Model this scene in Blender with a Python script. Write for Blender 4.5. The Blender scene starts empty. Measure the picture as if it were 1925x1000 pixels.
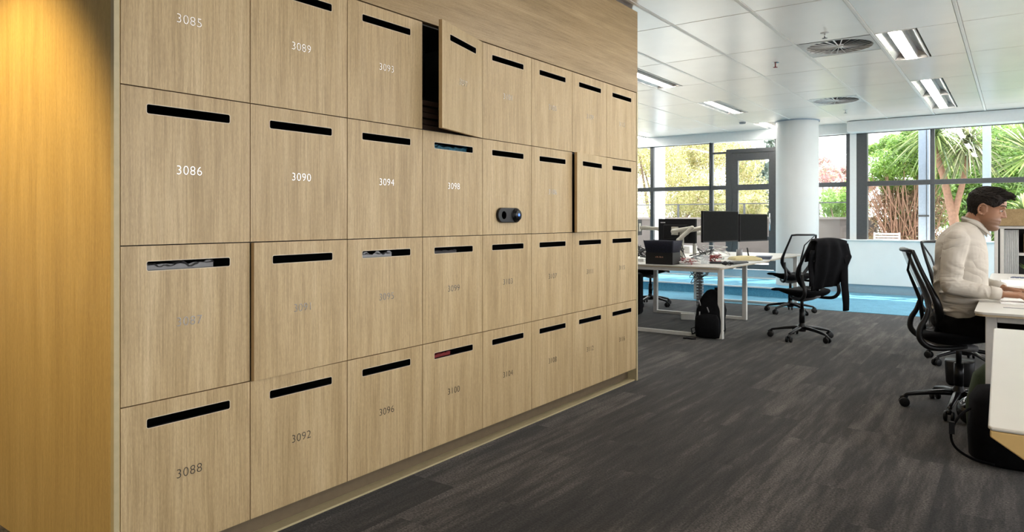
import bpy, bmesh, math, random
from mathutils import Vector, Matrix, noise
random.seed(7)
R = math.radians
S = bpy.context.scene
COL = S.collection

# ------------------------------------------------------------------ camera
F_PX = 1307.0
cd = bpy.data.cameras.new('camera'); cam = bpy.data.objects.new('camera', cd); COL.objects.link(cam)
cam.location = (2.285, 0, 1.2); cam.rotation_euler = (R(90), 0, R(35.94))
cd.sensor_width = 36; cd.lens = F_PX / 1925 * 36; cd.shift_y = -88 / 1925; cd.clip_start = .05; cd.clip_end = 300
S.camera = cam

# ------------------------------------------------------------------ world, sun, exposure
W = bpy.data.worlds.new('sky'); S.world = W; W.use_nodes = True
wn = W.node_tree.nodes; wl = W.node_tree.links
bg = wn['Background']
tc = wn.new('ShaderNodeTexCoord'); sx = wn.new('ShaderNodeSeparateXYZ'); rp = wn.new('ShaderNodeValToRGB')
wl.new(tc.outputs['Generated'], sx.inputs[0]); wl.new(sx.outputs['Z'], rp.inputs[0]); wl.new(rp.outputs[0], bg.inputs[0])
rp.color_ramp.elements[0].position = 0; rp.color_ramp.elements[0].color = (.98, .985, 1, 1)
rp.color_ramp.elements[1].position = .6; rp.color_ramp.elements[1].color = (.88, .93, 1, 1)
bg.inputs[1].default_value = 2.6
sd = bpy.data.lights.new('sun', 'SUN'); sd.energy = 7.0; sd.angle = R(.6); sd.color = (1, .95, .86)
so = bpy.data.objects.new('sun', sd); COL.objects.link(so); so.rotation_euler = (R(-22), R(12), 0)
S.view_settings.view_transform = 'Standard'; S.view_settings.look = 'None'
S.view_settings.exposure = 1.2; S.view_settings.gamma = 1.0; S.view_settings.use_curve_mapping = False
try:
    S.cycles.use_denoising = True; S.cycles.max_bounces = 8; S.cycles.diffuse_bounces = 5
    S.cycles.transparent_max_bounces = 24; S.cycles.sample_clamp_indirect = 6; S.cycles.caustics_reflective = False
except Exception: pass
CEIL = 2.77
def area(name, loc, rot, size, energy, color):
    l = bpy.data.lights.new(name, 'AREA'); l.shape = 'RECTANGLE'; l.size, l.size_y = size; l.energy = energy; l.color = color
    o = bpy.data.objects.new(name, l); COL.objects.link(o); o.location = loc; o.rotation_euler = rot; return o
def spot(name, loc, rot, energy, color, ang, blend=.6, rad=.05):
    l = bpy.data.lights.new(name, 'SPOT'); l.energy = energy; l.color = color; l.spot_size = R(ang); l.spot_blend = blend; l.shadow_soft_size = rad
    o = bpy.data.objects.new(name, l); COL.objects.link(o); o.location = loc; o.rotation_euler = rot; return o
# warm downlights by the entry (left of and behind the camera)
wl_ = spot('downlight_lamp', (-.78, -.10, 2.72), (0, 0, 0), 125, (1, .71, .30), 64, .6, .04)
wl_.rotation_euler = Vector((-.02, 1.13, -1.75)).to_track_quat('-Z', 'Y').to_euler()
spot('downlight_lamp', (2.9, .5, 2.72), (R(12), 0, 0), 22, (1, .74, .40), 100, .8, .05)

# ------------------------------------------------------------------ helpers
def tag(o, label=None, cat=None, group=None, kind=None):
    if label: o['label'] = label
    if cat: o['category'] = cat
    if group: o['group'] = group
    if kind: o['kind'] = kind
    return o
def empty(name, loc=(0, 0, 0), rz=0, label=None, cat=None, group=None):
    o = bpy.data.objects.new(name, None); COL.objects.link(o); o.location = loc; o.rotation_euler = (0, 0, rz)
    o.empty_display_size = .05
    return tag(o, label, cat, group)
def copy_tree(o, parent=None):
    c = o.copy(); COL.objects.link(c); c.parent = parent
    for ch in o.children: copy_tree(ch, c)
    return c
class MB:
    def __init__(s): s.v = []; s.f = []; s.sm = []
    def add(s, vs, fs, smooth=False):
        n = len(s.v); s.v += [tuple(v) for v in vs]; s.f += [tuple(i + n for i in f) for f in fs]; s.sm += [smooth] * len(fs); return s
    def box(s, x0, x1, y0, y1, z0, z1, M=None):
        vs = [Vector((x, y, z)) for x in (x0, x1) for y in (y0, y1) for z in (z0, z1)]
        if M: vs = [M @ v for v in vs]
        return s.add(vs, [(0, 1, 3, 2), (4, 6, 7, 5), (0, 4, 5, 1), (2, 3, 7, 6), (0, 2, 6, 4), (1, 5, 7, 3)])
    def tube(s, pts, r, n=10, closed=False, flat=1.0, up=None):
        pts = [Vector(p) for p in pts]; k = len(pts); rs = r if isinstance(r, (list, tuple)) else [r] * k
        vs = []; prev = None
        for i, p in enumerate(pts):
            if closed: t = pts[(i + 1) % k] - pts[i - 1]
            else: t = pts[min(i + 1, k - 1)] - pts[max(i - 1, 0)]
            t.normalize()
            ref = Vector(up) if up else (prev if prev else (Vector((0, 0, 1)) if abs(t.z) < .9 else Vector((1, 0, 0))))
            a = ref - t * ref.dot(t)
            if a.length < 1e-5: a = t.orthogonal()
            a.normalize(); b = t.cross(a); prev = a
            for j in range(n):
                q = 2 * math.pi * j / n
                vs.append(p + a * math.cos(q) * rs[i] * flat + b * math.sin(q) * rs[i])
        fs = []
        for i in range(k if closed else k - 1):
            for j in range(n):
                i2 = (i + 1) % k
                fs.append((i * n + j, i * n + (j + 1) % n, i2 * n + (j + 1) % n, i2 * n + j))
        if not closed: fs += [tuple(range(n - 1, -1, -1)), tuple((k - 1) * n + j for j in range(n))]
        return s.add(vs, fs, True)
    def cyl(s, p0, p1, r0, r1=None, n=20): return s.tube([p0, p1], [r0, r0 if r1 is None else r1], n)
    def ell(s, c, r, n=16, m=10, M=None):
        vs = []; c = Vector(c); r = (r, r, r) if not isinstance(r, (tuple, list)) else r
        for i in range(m + 1):
            th = math.pi * i / m
            for j in range(n):
                ph = 2 * math.pi * j / n
                v = Vector((r[0] * math.sin(th) * math.cos(ph), r[1] * math.sin(th) * math.sin(ph), r[2] * math.cos(th)))
                if M: v = M @ v
                vs.append(c + v)
        fs = [(i * n + j, (i + 1) * n + j, (i + 1) * n + (j + 1) % n, i * n + (j + 1) % n) for i in range(m) for j in range(n)]
        return s.add(vs, fs, True)
    def cap(s, p0, p1, r0, r1, n=12):      # tapered capsule
        p0, p1 = Vector(p0), Vector(p1); d = (p1 - p0)
        L = d.length; d = d / L if L else Vector((0, 0, 1)); pts = []; rs = []
        for q in (-85, -60, -35, -15): pts.append(p0 + d * r0 * math.sin(R(q))); rs.append(r0 * math.cos(R(q)))
        pts += [p0, p1]; rs += [r0, r1]
        for q in (15, 35, 60, 85): pts.append(p1 + d * r1 * math.sin(R(q))); rs.append(r1 * math.cos(R(q)))
        return s.tube(pts, rs, n)
    def lathe(s, prof, n=32, c=(0, 0, 0), sm=True):
        vs = [(c[0] + r * math.cos(2 * math.pi * j / n), c[1] + r * math.sin(2 * math.pi * j / n), c[2] + z) for r, z in prof for j in range(n)]
        fs = [(i * n + j, i * n + (j + 1) % n, (i + 1) * n + (j + 1) % n, (i + 1) * n + j) for i in range(len(prof) - 1) for j in range(n)]
        return s.add(vs, fs, sm)
    def grid(s, fn, nu, nv, sm=True):
        vs = [fn(i / nu, j / nv) for i in range(nu + 1) for j in range(nv + 1)]
        fs = [(i * (nv + 1) + j, (i + 1) * (nv + 1) + j, (i + 1) * (nv + 1) + j + 1, i * (nv + 1) + j + 1) for i in range(nu) for j in range(nv)]
        return s.add(vs, fs, sm)
    def prism(s, poly, z0, z1, M=None):
        n = len(poly); vs = [Vector((x, y, z)) for z in (z0, z1) for x, y in poly]
        if M: vs = [M @ v for v in vs]
        return s.add(vs, [tuple(range(n - 1, -1, -1)), tuple(range(n, 2 * n))] + [(i, (i + 1) % n, n + (i + 1) % n, n + i) for i in range(n)])
    def mesh(s, name):
        me = bpy.data.meshes.new(name); me.from_pydata(s.v, [], s.f); me.polygons.foreach_set('use_smooth', s.sm)
        bm = bmesh.new(); bm.from_mesh(me); bmesh.ops.recalc_face_normals(bm, faces=bm.faces); bm.to_mesh(me); bm.free()
        return me
    def build(s, name, mat, parent=None, bevel=0, seg=2, solid=0, sub=0, loc=None, rot=None):
        o = bpy.data.objects.new(name, s.mesh(name)); COL.objects.link(o); o.data.materials.append(mat); o.parent = parent
        if loc: o.location = loc
        if rot: o.rotation_euler = rot
        if solid: m = o.modifiers.new('thick', 'SOLIDIFY'); m.thickness = solid; m.offset = 0
        if sub: m = o.modifiers.new('sub', 'SUBSURF'); m.levels = m.render_levels = sub
        if bevel: m = o.modifiers.new('bev', 'BEVEL'); m.width = bevel; m.segments = seg; m.limit_method = 'ANGLE'; m.angle_limit = R(40)
        return o
def struct(o): o['kind'] = 'structure'; return o
def rrect(x0, x1, y0, y1, r, n=5):
    p = []
    for cx, cy, a in ((x1 - r, y1 - r, 0), (x0 + r, y1 - r, 90), (x0 + r, y0 + r, 180), (x1 - r, y0 + r, 270)):
        for i in range(n + 1):
            q = R(a + 90 * i / n); p.append((cx + r * math.cos(q), cy + r * math.sin(q)))
    return p

# ------------------------------------------------------------------ materials
def new_mat(name):
    m = bpy.data.materials.new(name); m.use_nodes = True; nt = m.node_tree
    return m, nt, nt.nodes, nt.links, nt.nodes['Principled BSDF']
def pm(name, col, rough=.5, metal=0, var=.06, vscale=30, bump=0, bscale=200, spec=.5, emis=0, ecol=None, sheen=0):
    m, nt, N, L, b = new_mat(name)
    b.inputs['Roughness'].default_value = rough; b.inputs['Metallic'].default_value = metal; b.inputs['Specular IOR Level'].default_value = spec
    t = N.new('ShaderNodeTexCoord'); n = N.new('ShaderNodeTexNoise'); n.inputs['Scale'].default_value = vscale; n.inputs['Detail'].default_value = 4
    L.new(t.outputs['Object'], n.inputs['Vector'])
    r = N.new('ShaderNodeValToRGB'); L.new(n.outputs['Fac'], r.inputs[0])
    r.color_ramp.elements[0].position = .3; r.color_ramp.elements[1].position = .7
    r.color_ramp.elements[0].color = tuple(c * (1 - var) for c in col) + (1,); r.color_ramp.elements[1].color = tuple(min(1, c * (1 + var)) for c in col) + (1,)
    L.new(r.outputs[0], b.inputs['Base Color'])
    if bump:
        n2 = N.new('ShaderNodeTexNoise'); n2.inputs['Scale'].default_value = bscale; n2.inputs['Detail'].default_value = 3
        L.new(t.outputs['Object'], n2.inputs['Vector']); bp = N.new('ShaderNodeBump'); bp.inputs['Strength'].default_value = bump; bp.inputs['Distance'].default_value = .003
        L.new(n2.outputs['Fac'], bp.inputs['Height']); L.new(bp.outputs[0], b.inputs['Normal'])
    if emis:
        b.inputs['Emission Color'].default_value = tuple(ecol or col) + (1,); b.inputs['Emission Strength'].default_value = emis
    if sheen: b.inputs['Sheen Weight'].default_value = sheen
    return m
def wood(name, c1, c2, c3, vertical=True, rough=.42, contrast=1.0):
    m, nt, N, L, b = new_mat(name)
    t = N.new('ShaderNodeTexCoord'); oi = N.new('ShaderNodeObjectInfo'); va = N.new('ShaderNodeVectorMath'); va.operation = 'ADD'
    mu = N.new('ShaderNodeMath'); mu.operation = 'MULTIPLY'; mu.inputs[1].default_value = 37.0
    L.new(oi.outputs['Random'], mu.inputs[0]); L.new(t.outputs['Object'], va.inputs[0]); L.new(mu.outputs[0], va.inputs[1])
    def layer(sc, det, dist):
        mp = N.new('ShaderNodeMapping'); L.new(va.outputs[0], mp.inputs['Vector']); mp.inputs['Scale'].default_value = sc
        n = N.new('ShaderNodeTexNoise'); n.inputs['Scale'].default_value = 1; n.inputs['Detail'].default_value = det; n.inputs['Roughness'].default_value = .6
        n.inputs['Distortion'].default_value = dist; L.new(mp.outputs[0], n.inputs['Vector']); return n
    if vertical: a = layer((14, 14, .9), 5, .5); f = layer((170, 170, 5), 3, .1); g = layer((500, 500, 60), 2, 0)
    else: a = layer((14, .9, 14), 5, .5); f = layer((170, 5, 170), 3, .1); g = layer((500, 60, 500), 2, 0)
    r = N.new('ShaderNodeValToRGB'); L.new(a.outputs['Fac'], r.inputs[0])
    e = r.color_ramp.elements; e[0].position = .28; e[0].color = c1 + (1,); e[1].position = .72; e[1].color = c3 + (1,)
    k = e.new(.5); k.color = c2 + (1,)
    r2 = N.new('ShaderNodeValToRGB'); L.new(f.outputs['Fac'], r2.inputs[0]); r2.color_ramp.elements[0].position = .3; r2.color_ramp.elements[1].position = .6
    lo = 1 - .26 * contrast; r2.color_ramp.elements[0].color = (lo, lo * .97, lo * .93, 1); r2.color_ramp.elements[1].color = (1, 1, 1, 1)
    r3 = N.new('ShaderNodeValToRGB'); L.new(g.outputs['Fac'], r3.inputs[0]); r3.color_ramp.elements[0].position = .35; r3.color_ramp.elements[1].position = .65
    r3.color_ramp.elements[0].color = (.86, .85, .83, 1); r3.color_ramp.elements[1].color = (1.04, 1.04, 1.04, 1)
    m1 = N.new('ShaderNodeMixRGB'); m1.blend_type = 'MULTIPLY'; m1.inputs[0].default_value = 1; L.new(r.outputs[0], m1.inputs[1]); L.new(r2.outputs[0], m1.inputs[2])
    m2 = N.new('ShaderNodeMixRGB'); m2.blend_type = 'MULTIPLY'; m2.inputs[0].default_value = 1; L.new(m1.outputs[0], m2.inputs[1]); L.new(r3.outputs[0], m2.inputs[2])
    L.new(m2.outputs[0], b.inputs['Base Color']); b.inputs['Roughness'].default_value = rough; b.inputs['Specular IOR Level'].default_value = .35
    bp = N.new('ShaderNodeBump'); bp.inputs['Strength'].default_value = .15; bp.inputs['Distance'].default_value = .001
    L.new(f.outputs['Fac'], bp.inputs['Height']); L.new(bp.outputs[0], b.inputs['Normal'])
    return m
def carpet(name, cols, tw, tl, streak=True, rough=.95, lo=.12, hi=2.1):
    m, nt, N, L, b = new_mat(name)
    t = N.new('ShaderNodeTexCoord'); mp = N.new('ShaderNodeMapping'); L.new(t.outputs['Object'], mp.inputs['Vector']); mp.inputs['Rotation'].default_value = (0, 0, R(90))
    br = N.new('ShaderNodeTexBrick'); L.new(mp.outputs[0], br.inputs['Vector']); br.inputs['Scale'].default_value = 1; br.inputs['Mortar Size'].default_value = .0
    br.inputs['Brick Width'].default_value = tl; br.inputs['Row Height'].default_value = tw; br.offset = .37
    br.inputs['Color1'].default_value = (0, 0, 0, 1); br.inputs['Color2'].default_value = (1, 1, 1, 1)
    mp2 = N.new('ShaderNodeMapping'); L.new(t.outputs['Object'], mp2.inputs['Vector']); mp2.inputs['Scale'].default_value = (15, 1.5, 1) if streak else (6, 6, 1)
    # shift streaks from plank to plank
    va = N.new('ShaderNodeVectorMath'); va.operation = 'MULTIPLY_ADD'; L.new(br.outputs['Color'], va.inputs[0]); va.inputs[1].default_value = (9, 9, 9); L.new(mp2.outputs[0], va.inputs[2])
    n = N.new('ShaderNodeTexNoise'); n.inputs['Scale'].default_value = 1; n.inputs['Detail'].default_value = 6; n.inputs['Roughness'].default_value = .65; L.new(va.outputs[0], n.inputs['Vector'])
    mx = N.new('ShaderNodeMath'); mx.operation = 'MULTIPLY_ADD'; L.new(br.outputs['Color'], mx.inputs[0]); mx.inputs[1].default_value = .16 if streak else .05; L.new(n.outputs['Fac'], mx.inputs[2])
    r = N.new('ShaderNodeValToRGB'); L.new(mx.outputs[0], r.inputs[0]); e = r.color_ramp.elements
    e[0].position = .38; e[0].color = cols[0] + (1,); e[1].position = .82; e[1].color = cols[2] + (1,); k = e.new(.58); k.color = cols[1] + (1,)
    n2 = N.new('ShaderNodeTexNoise'); n2.inputs['Scale'].default_value = 110; n2.inputs['Detail'].default_value = 5; n2.inputs['Roughness'].default_value = .75; L.new(t.outputs['Object'], n2.inputs['Vector'])
    r2 = N.new('ShaderNodeValToRGB'); L.new(n2.outputs['Fac'], r2.inputs[0]); r2.color_ramp.elements[0].position = .38; r2.color_ramp.elements[1].position = .64
    r2.color_ramp.elements[0].color = (lo, lo, lo, 1); r2.color_ramp.elements[1].color = (hi, hi * .98, hi * .96, 1)
    m1 = N.new('ShaderNodeMixRGB'); m1.blend_type = 'MULTIPLY'; m1.inputs[0].default_value = 1; L.new(r.outputs[0], m1.inputs[1]); L.new(r2.outputs[0], m1.inputs[2])
    L.new(m1.outputs[0], b.inputs['Base Color']); b.inputs['Roughness'].default_value = rough; b.inputs['Specular IOR Level'].default_value = .15
    b.inputs['Sheen Weight'].default_value = .12
    bp = N.new('ShaderNodeBump'); bp.inputs['Strength'].default_value = .6; bp.inputs['Distance'].default_value = .003; L.new(n2.outputs['Fac'], bp.inputs['Height']); L.new(bp.outputs[0], b.inputs['Normal'])
    return m
def mix_transparent(name, col, fac, rough=.5, gloss=False, scale=0):
    m, nt, N, L, b = new_mat(name)
    out = N['Material Output']; tr = N.new('ShaderNodeBsdfTransparent'); ms = N.new('ShaderNodeMixShader')
    if gloss:
        g = N.new('ShaderNodeBsdfGlossy'); g.inputs['Roughness'].default_value = .02; fr = N.new('ShaderNodeFresnel')
        ge = N.new('ShaderNodeNewGeometry'); io = N.new('ShaderNodeMath'); io.operation = 'MULTIPLY_ADD'; L.new(ge.outputs['Backfacing'], io.inputs[0]); io.inputs[1].default_value = 1 / 1.45 - 1.45; io.inputs[2].default_value = 1.45; L.new(io.outputs[0], fr.inputs[0])   # same index from both faces of the thin pane
        tr.inputs[0].default_value = col + (1,); L.new(fr.outputs[0], ms.inputs[0]); L.new(tr.outputs[0], ms.inputs[1]); L.new(g.outputs[0], ms.inputs[2])
    else:
        b.inputs['Base Color'].default_value = col + (1,); b.inputs['Roughness'].default_value = rough
        if scale:
            t = N.new('ShaderNodeTexCoord'); c = N.new('ShaderNodeTexChecker'); c.inputs['Scale'].default_value = scale; L.new(t.outputs['Object'], c.inputs[0])
            mm = N.new('ShaderNodeMath'); mm.operation = 'MULTIPLY_ADD'; L.new(c.outputs['Fac'], mm.inputs[0]); mm.inputs[1].default_value = .2; mm.inputs[2].default_value = fac - .1; L.new(mm.outputs[0], ms.inputs[0])
        else: ms.inputs[0].default_value = fac
        L.new(tr.outputs[0], ms.inputs[1]); L.new(b.outputs[0], ms.inputs[2])
    L.new(ms.outputs[0], out.inputs[0]); return m
def leaf_mat(name, cols, trans=.45):
    m, nt, N, L, b = new_mat(name)
    g = N.new('ShaderNodeNewGeometry'); r = N.new('ShaderNodeValToRGB'); L.new(g.outputs['Random Per Island'], r.inputs[0])
    e = r.color_ramp.elements; e[0].color = cols[0] + (1,); e[1].color = cols[-1] + (1,)
    for i, c in enumerate(cols[1:-1]): k = e.new((i + 1) / (len(cols) - 1)); k.color = c + (1,)
    b.inputs['Roughness'].default_value = .5; L.new(r.outputs[0], b.inputs['Base Color'])
    tl = N.new('ShaderNodeBsdfTranslucent'); L.new(r.outputs[0], tl.inputs[0]); ms = N.new('ShaderNodeMixShader'); ms.inputs[0].default_value = trans
    L.new(b.outputs[0], ms.inputs[1]); L.new(tl.outputs[0], ms.inputs[2]); L.new(ms.outputs[0], N['Material Output'].inputs[0]); return m

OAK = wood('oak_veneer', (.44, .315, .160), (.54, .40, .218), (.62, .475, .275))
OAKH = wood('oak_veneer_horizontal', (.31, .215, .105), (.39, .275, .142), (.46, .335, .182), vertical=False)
OAKW = wood('oak_wall_panel', (.47, .33, .125), (.54, .385, .15), (.60, .44, .185), contrast=.6)
EDGE = pm('oak_edge_band', (.42, .28, .13), .5)
EDGE2 = pm('pale_edge_band', (.46, .385, .225), .5)
DARKLAM = pm('black_laminate', (.012, .012, .012), .6)
LOCKIN = pm('locker_interior', (.03, .028, .026), .6)
NUM = pm('brushed_number_metal', (.44, .43, .42), .24, 1.0)
CARPET = carpet('charcoal_plank_carpet', ((.007, .0062, .0056), (.025, .0222, .0202), (.094, .084, .077)), .25, 1.0)
BLUE = carpet('blue_carpet', ((.085, .30, .45), (.11, .35, .51), (.14, .40, .56)), .5, .5, streak=False, lo=.7, hi=1.25)
WHITE = pm('white_paint', (.77, .785, .77), .5, var=.02, vscale=5)
COLP = pm('column_paint', (.64, .65, .63), .55, var=.02, vscale=4)
PELM = pm('pelmet_white', (.72, .74, .73), .5, var=.02)
KICK = pm('grey_kick_plate', (.34, .42, .47), .25, .3, var=.03)
FRAME = pm('dark_anodised_frame', (.085, .087, .09), .45, .3, var=.08)
TILE = pm('metal_ceiling_tile', (.83, .775, .72), .28, .35, var=.03, vscale=3, spec=.6)
RIB = pm('ceiling_rib_white', (.86, .82, .77), .4, .1, var=.02)
GAP = pm('ceiling_gap_dark', (.10, .09, .085), .7)
ALU = pm('fixture_aluminium', (.50, .50, .50), .35, .7, var=.12, vscale=6)
TUBE = pm('light_tube', (1, .98, .95), .5, emis=26, ecol=(1, .95, .88), var=0)
VENTW = pm('vent_white', (.72, .70, .67), .45)
BLACKP = pm('black_plastic', (.006, .006, .0065), .42, var=.2, spec=.35)
BLACKM = pm('black_metal', (.008, .008, .009), .32, .3, var=.2, spec=.4)
BLACKF = pm('black_fabric', (.0045, .0045, .0055), .9, bump=.4, bscale=300, var=.3, spec=.12)
GREYP = pm('grey_plastic', (.25, .25, .26), .4)
CHROME = pm('polished_metal', (.55, .55, .56), .2, 1)
MESHM = mix_transparent('chair_mesh', (.10, .10, .105), .30, .8, scale=500)
DESKTOP = pm('white_desktop', (.62, .60, .55), .35, var=.02, vscale=4)
DESKEDGE = pm('ply_edge', (.50, .40, .26), .5)
LEGW = pm('white_steel_leg', (.72, .70, .66), .4, .1, var=.03)
SCREEN = pm('dark_screen', (.006, .0055, .005), .7, var=.2, spec=.08)
MONB = pm('monitor_back', (.010, .010, .011), .5, var=.15, spec=.25)
ARMM = pm('monitor_arm_cream', (.62, .60, .52), .35, .2)
GLASS = mix_transparent('window_glass', (.97, .985, .98), 0, gloss=True)
CLEAR = mix_transparent('clear_plastic', (.75, .8, .82), .16, .1)
RED = pm('red_cable', (.22, .014, .01), .4)
ORANGE = pm('orange_plastic', (.7, .16, .04), .4)
CABLE = pm('black_cable', (.01, .01, .01), .4)
WCABLE = pm('white_cable', (.75, .74, .72), .4)
MANILA = pm('manila_paper', (.58, .50, .27), .7, var=.08, vscale=12)
PAPER = pm('white_paper', (.82, .82, .80), .7, var=.02)
BOXB = pm('black_board_box', (.012, .011, .010), .55, var=.15)
NAVY = pm('navy_textile', (.006, .007, .018), .85, bump=.5, bscale=150, var=.5, vscale=60)
GREEN = pm('olive_green_fabric', (.022, .036, .014), .85, bump=.4)
CONC = pm('parapet_render', (.09, .076, .07), .85, var=.08, vscale=3)
PAVE = pm('terrace_paving', (.72, .70, .66), .85, var=.05, vscale=4)
PALE = pm('outdoor_post_white', (.80, .82, .86), .5, var=.03)
BLUEP = pm('outdoor_post_blue_grey', (.36, .42, .52), .5, var=.06)
BARK = pm('pale_pink_bark', (.30, .165, .11), .8, var=.2, vscale=20, bump=.4, bscale=40)
BARKD = pm('brown_bark', (.16, .11, .075), .85, var=.25, vscale=20)
LF_EUC = leaf_mat('eucalyptus_leaf', ((.20, .22, .07), (.42, .42, .14), (.62, .55, .26), (.62, .52, .38), (.42, .48, .20)))
LF_GRN = leaf_mat('bright_green_leaf', ((.08, .18, .03), (.20, .36, .06), (.36, .52, .12), (.30, .45, .20)))
LF_YUC = leaf_mat('strap_leaf', ((.06, .10, .04), (.16, .24, .08), (.34, .44, .14), (.58, .62, .30)), .35)
LF_DRY = leaf_mat('dry_strap_leaf', ((.07, .09, .05), (.22, .24, .12), (.40, .38, .22)), .3)
LF_TWIG = leaf_mat('brown_twig_leaf', ((.12, .07, .04), (.30, .18, .11), (.42, .28, .18), (.25, .26, .10)), .2)
LF_PINK = leaf_mat('pink_leaf', ((.42, .22, .22), (.58, .36, .36), (.35, .38, .22)))
LF_DK = leaf_mat('dark_conifer_leaf', ((.08, .12, .10), (.14, .19, .15), (.2, .25, .2)))
SHIRT = pm('off_white_shirt', (.47, .43, .37), .85, var=.02, vscale=8, spec=.15)
def add_folds(m, sc, st, dist):
    nt = m.node_tree; N = nt.nodes; L = nt.links; b = N['Principled BSDF']
    t = N.new('ShaderNodeTexCoord'); mp = N.new('ShaderNodeMapping'); mp.inputs['Scale'].default_value = sc; mp.inputs['Rotation'].default_value = (0, R(35), R(20)); L.new(t.outputs['Object'], mp.inputs[0])
    n = N.new('ShaderNodeTexNoise'); n.inputs['Scale'].default_value = 1; n.inputs['Detail'].default_value = 1.5; n.inputs['Distortion'].default_value = 1.6; L.new(mp.outputs[0], n.inputs[0])
    s1 = N.new('ShaderNodeMath'); s1.operation = 'SUBTRACT'; s1.inputs[1].default_value = .5; L.new(n.outputs['Fac'], s1.inputs[0]); s2 = N.new('ShaderNodeMath'); s2.operation = 'ABSOLUTE'; L.new(s1.outputs[0], s2.inputs[0])
    bp = N.new('ShaderNodeBump'); bp.inputs['Strength'].default_value = st; bp.inputs['Distance'].default_value = dist; L.new(s2.outputs[0], bp.inputs['Height']); L.new(bp.outputs[0], b.inputs['Normal'])
add_folds(SHIRT, (3, 3.5, 7), 1.0, .032)
TROUS = pm('black_trousers', (.004, .0038, .004), .9, spec=.1, bump=.3, var=.2)
HAIR = pm('dark_hair', (.010, .007, .005), .75, var=.5, vscale=90, spec=.2)
SHOE = pm('black_shoe_leather', (.012, .011, .010), .35)

# ------------------------------------------------------------------ room shell
def sbox(name, mat, *b, bevel=0):
    return struct(MB().box(*b).build(name, mat, bevel=bevel))
sbox('floor', CARPET, -7, 7.1, -4, 12.56, -.12, 0)
sbox('floor_blue_carpet', BLUE, -7, 7.1, 9.86, 12.48, -.02, .004)
sbox('floor_step', BLUE, -7, -.45, 10.95, 12.5, .004, .15)
sbox('trim_1', PELM, -7, -.45, 10.925, 10.955, .136, .156)      # pale nosing of the blue step
sbox('wall_back', WHITE, -7, 7.1, -4.1, -4, 0, 3)
sbox('wall_right', WHITE, 7.0, 7.12, -4.1, 12.6, 0, .85)
sbox('wall_right.001', WHITE, 7.0, 7.12, -4.1, 12.6, 2.62, 3)
m_ = 0
for i_ in range(7):      # unseen window opening along the right side, added for even daylight on the lockers
    sbox('trim_%d' % (20 + i_), FRAME, 7.0, 7.08, -4.1 + 2.75 * i_ - .03, -4.1 + 2.75 * i_ + .05, .85, 2.62)
sbox('wall_far_left', WHITE, -7.1, -7, -4.1, 12.6, 0, 3)
# wood wall facing the camera at the left, beside the lockers
Y0, PITCH, Z0, ROW, NC = 1.049, .4595, .0915, .5118, 8
YE = Y0 + NC * PITCH
sbox('wall_left', OAKW, -4.0, -.0, Y0 - .0185, Y0 - .001, 0, 2.75)
sbox('trim_2', EDGE2, -.02, .001, Y0 - .0195, Y0 - .003, 0, 2.75)
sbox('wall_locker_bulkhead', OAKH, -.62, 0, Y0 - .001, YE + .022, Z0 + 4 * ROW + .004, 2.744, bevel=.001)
sbox('trim_3', EDGE2, -.62, .002, YE + .003, YE + .022, 0, Z0 + 4 * ROW + .003)
sbox('baseboard_left', pm('toe_kick_oak', (.15, .11, .065), .5), -.10, -.07, Y0, YE, .0, Z0 - .002)
sbox('trim_4', EDGE2, -.07, -.012, Y0, YE, 0, .008)             # pale strip along the carpet under the lockers
sbox('trim_5', GAP, -.62, -.04, Y0, YE + .02, 2.744, CEIL)      # shadow gap above the oak bulkhead
sbox('wall_locker_rear', WHITE, -.66, -.6, Y0, YE + .022, 0, CEIL)

# ceiling: metal tiles, ribs, gaps
RX = [.034 + .63 * k for k in range(-11, 12)]
CY = [5.33 + 1.243 * k for k in range(-8, 7)]
fix = {}      # (col index of the tile, row) -> fixture
ci = lambda x: min(range(len(RX)), key=lambda i: abs(RX[i] - x))
ri = lambda y: min(range(len(CY)), key=lambda i: abs(CY[i] - y))
FX = [(1.294, y) for y in (6.573, 9.06, 10.30, 4.09)] + [(-1.226, y) for y in (6.573, 9.06, 11.545)] + \
     [(-3.746, y) for y in (9.06, 11.545, 6.573)] + [(3.814, y) for y in (9.06, 11.545, 6.573, 4.09, 1.6, -.89)] + [(6.334, y) for y in (9.06, 6.573, 4.09, 1.6)]
for x, y in FX: fix[(ci(x), ri(y))] = 'light'
VX = [(.664, 6.573), (.034, 9.63)]
tiles = MB()
vents = {(ci(.664), ri(6.573)): 0, (ci(.034), ri(9.06)): 1}
for i in range(len(RX) - 1):
    for j in range(len(CY) - 1):
        x0, x1, y0, y1 = RX[i] + .016, RX[i + 1] - .016, CY[j] + .004, CY[j + 1] - .004
        if y0 > 12.5: continue
        y1 = min(y1, 12.5)
        if (i, j) in fix: x0 += .315
        if (i, j) in vents:
            if vents[(i, j)] == 0: y0 += .622
            else: y1 -= .622
        tiles.box(x0, x1, y0, y1, CEIL, CEIL + .02)
struct(tiles.build('ceiling', TILE, bevel=.0025))
sbox('ceiling_slab', GAP, -7.1, 7.12, -4.1, 12.75, 3.0, 3.1)
ribs = MB()
for x in RX: ribs.box(x - .013, x + .013, -4, 12.5, CEIL - .003, CEIL + .03)
struct(ribs.build('ceiling_ribs', RIB, bevel=.002))
g = MB()
for y in CY: g.box(-7, 7, y - .006, y + .006, CEIL + .008, CEIL + .03)
struct(g.build('ceiling_joints', GAP))

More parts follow.
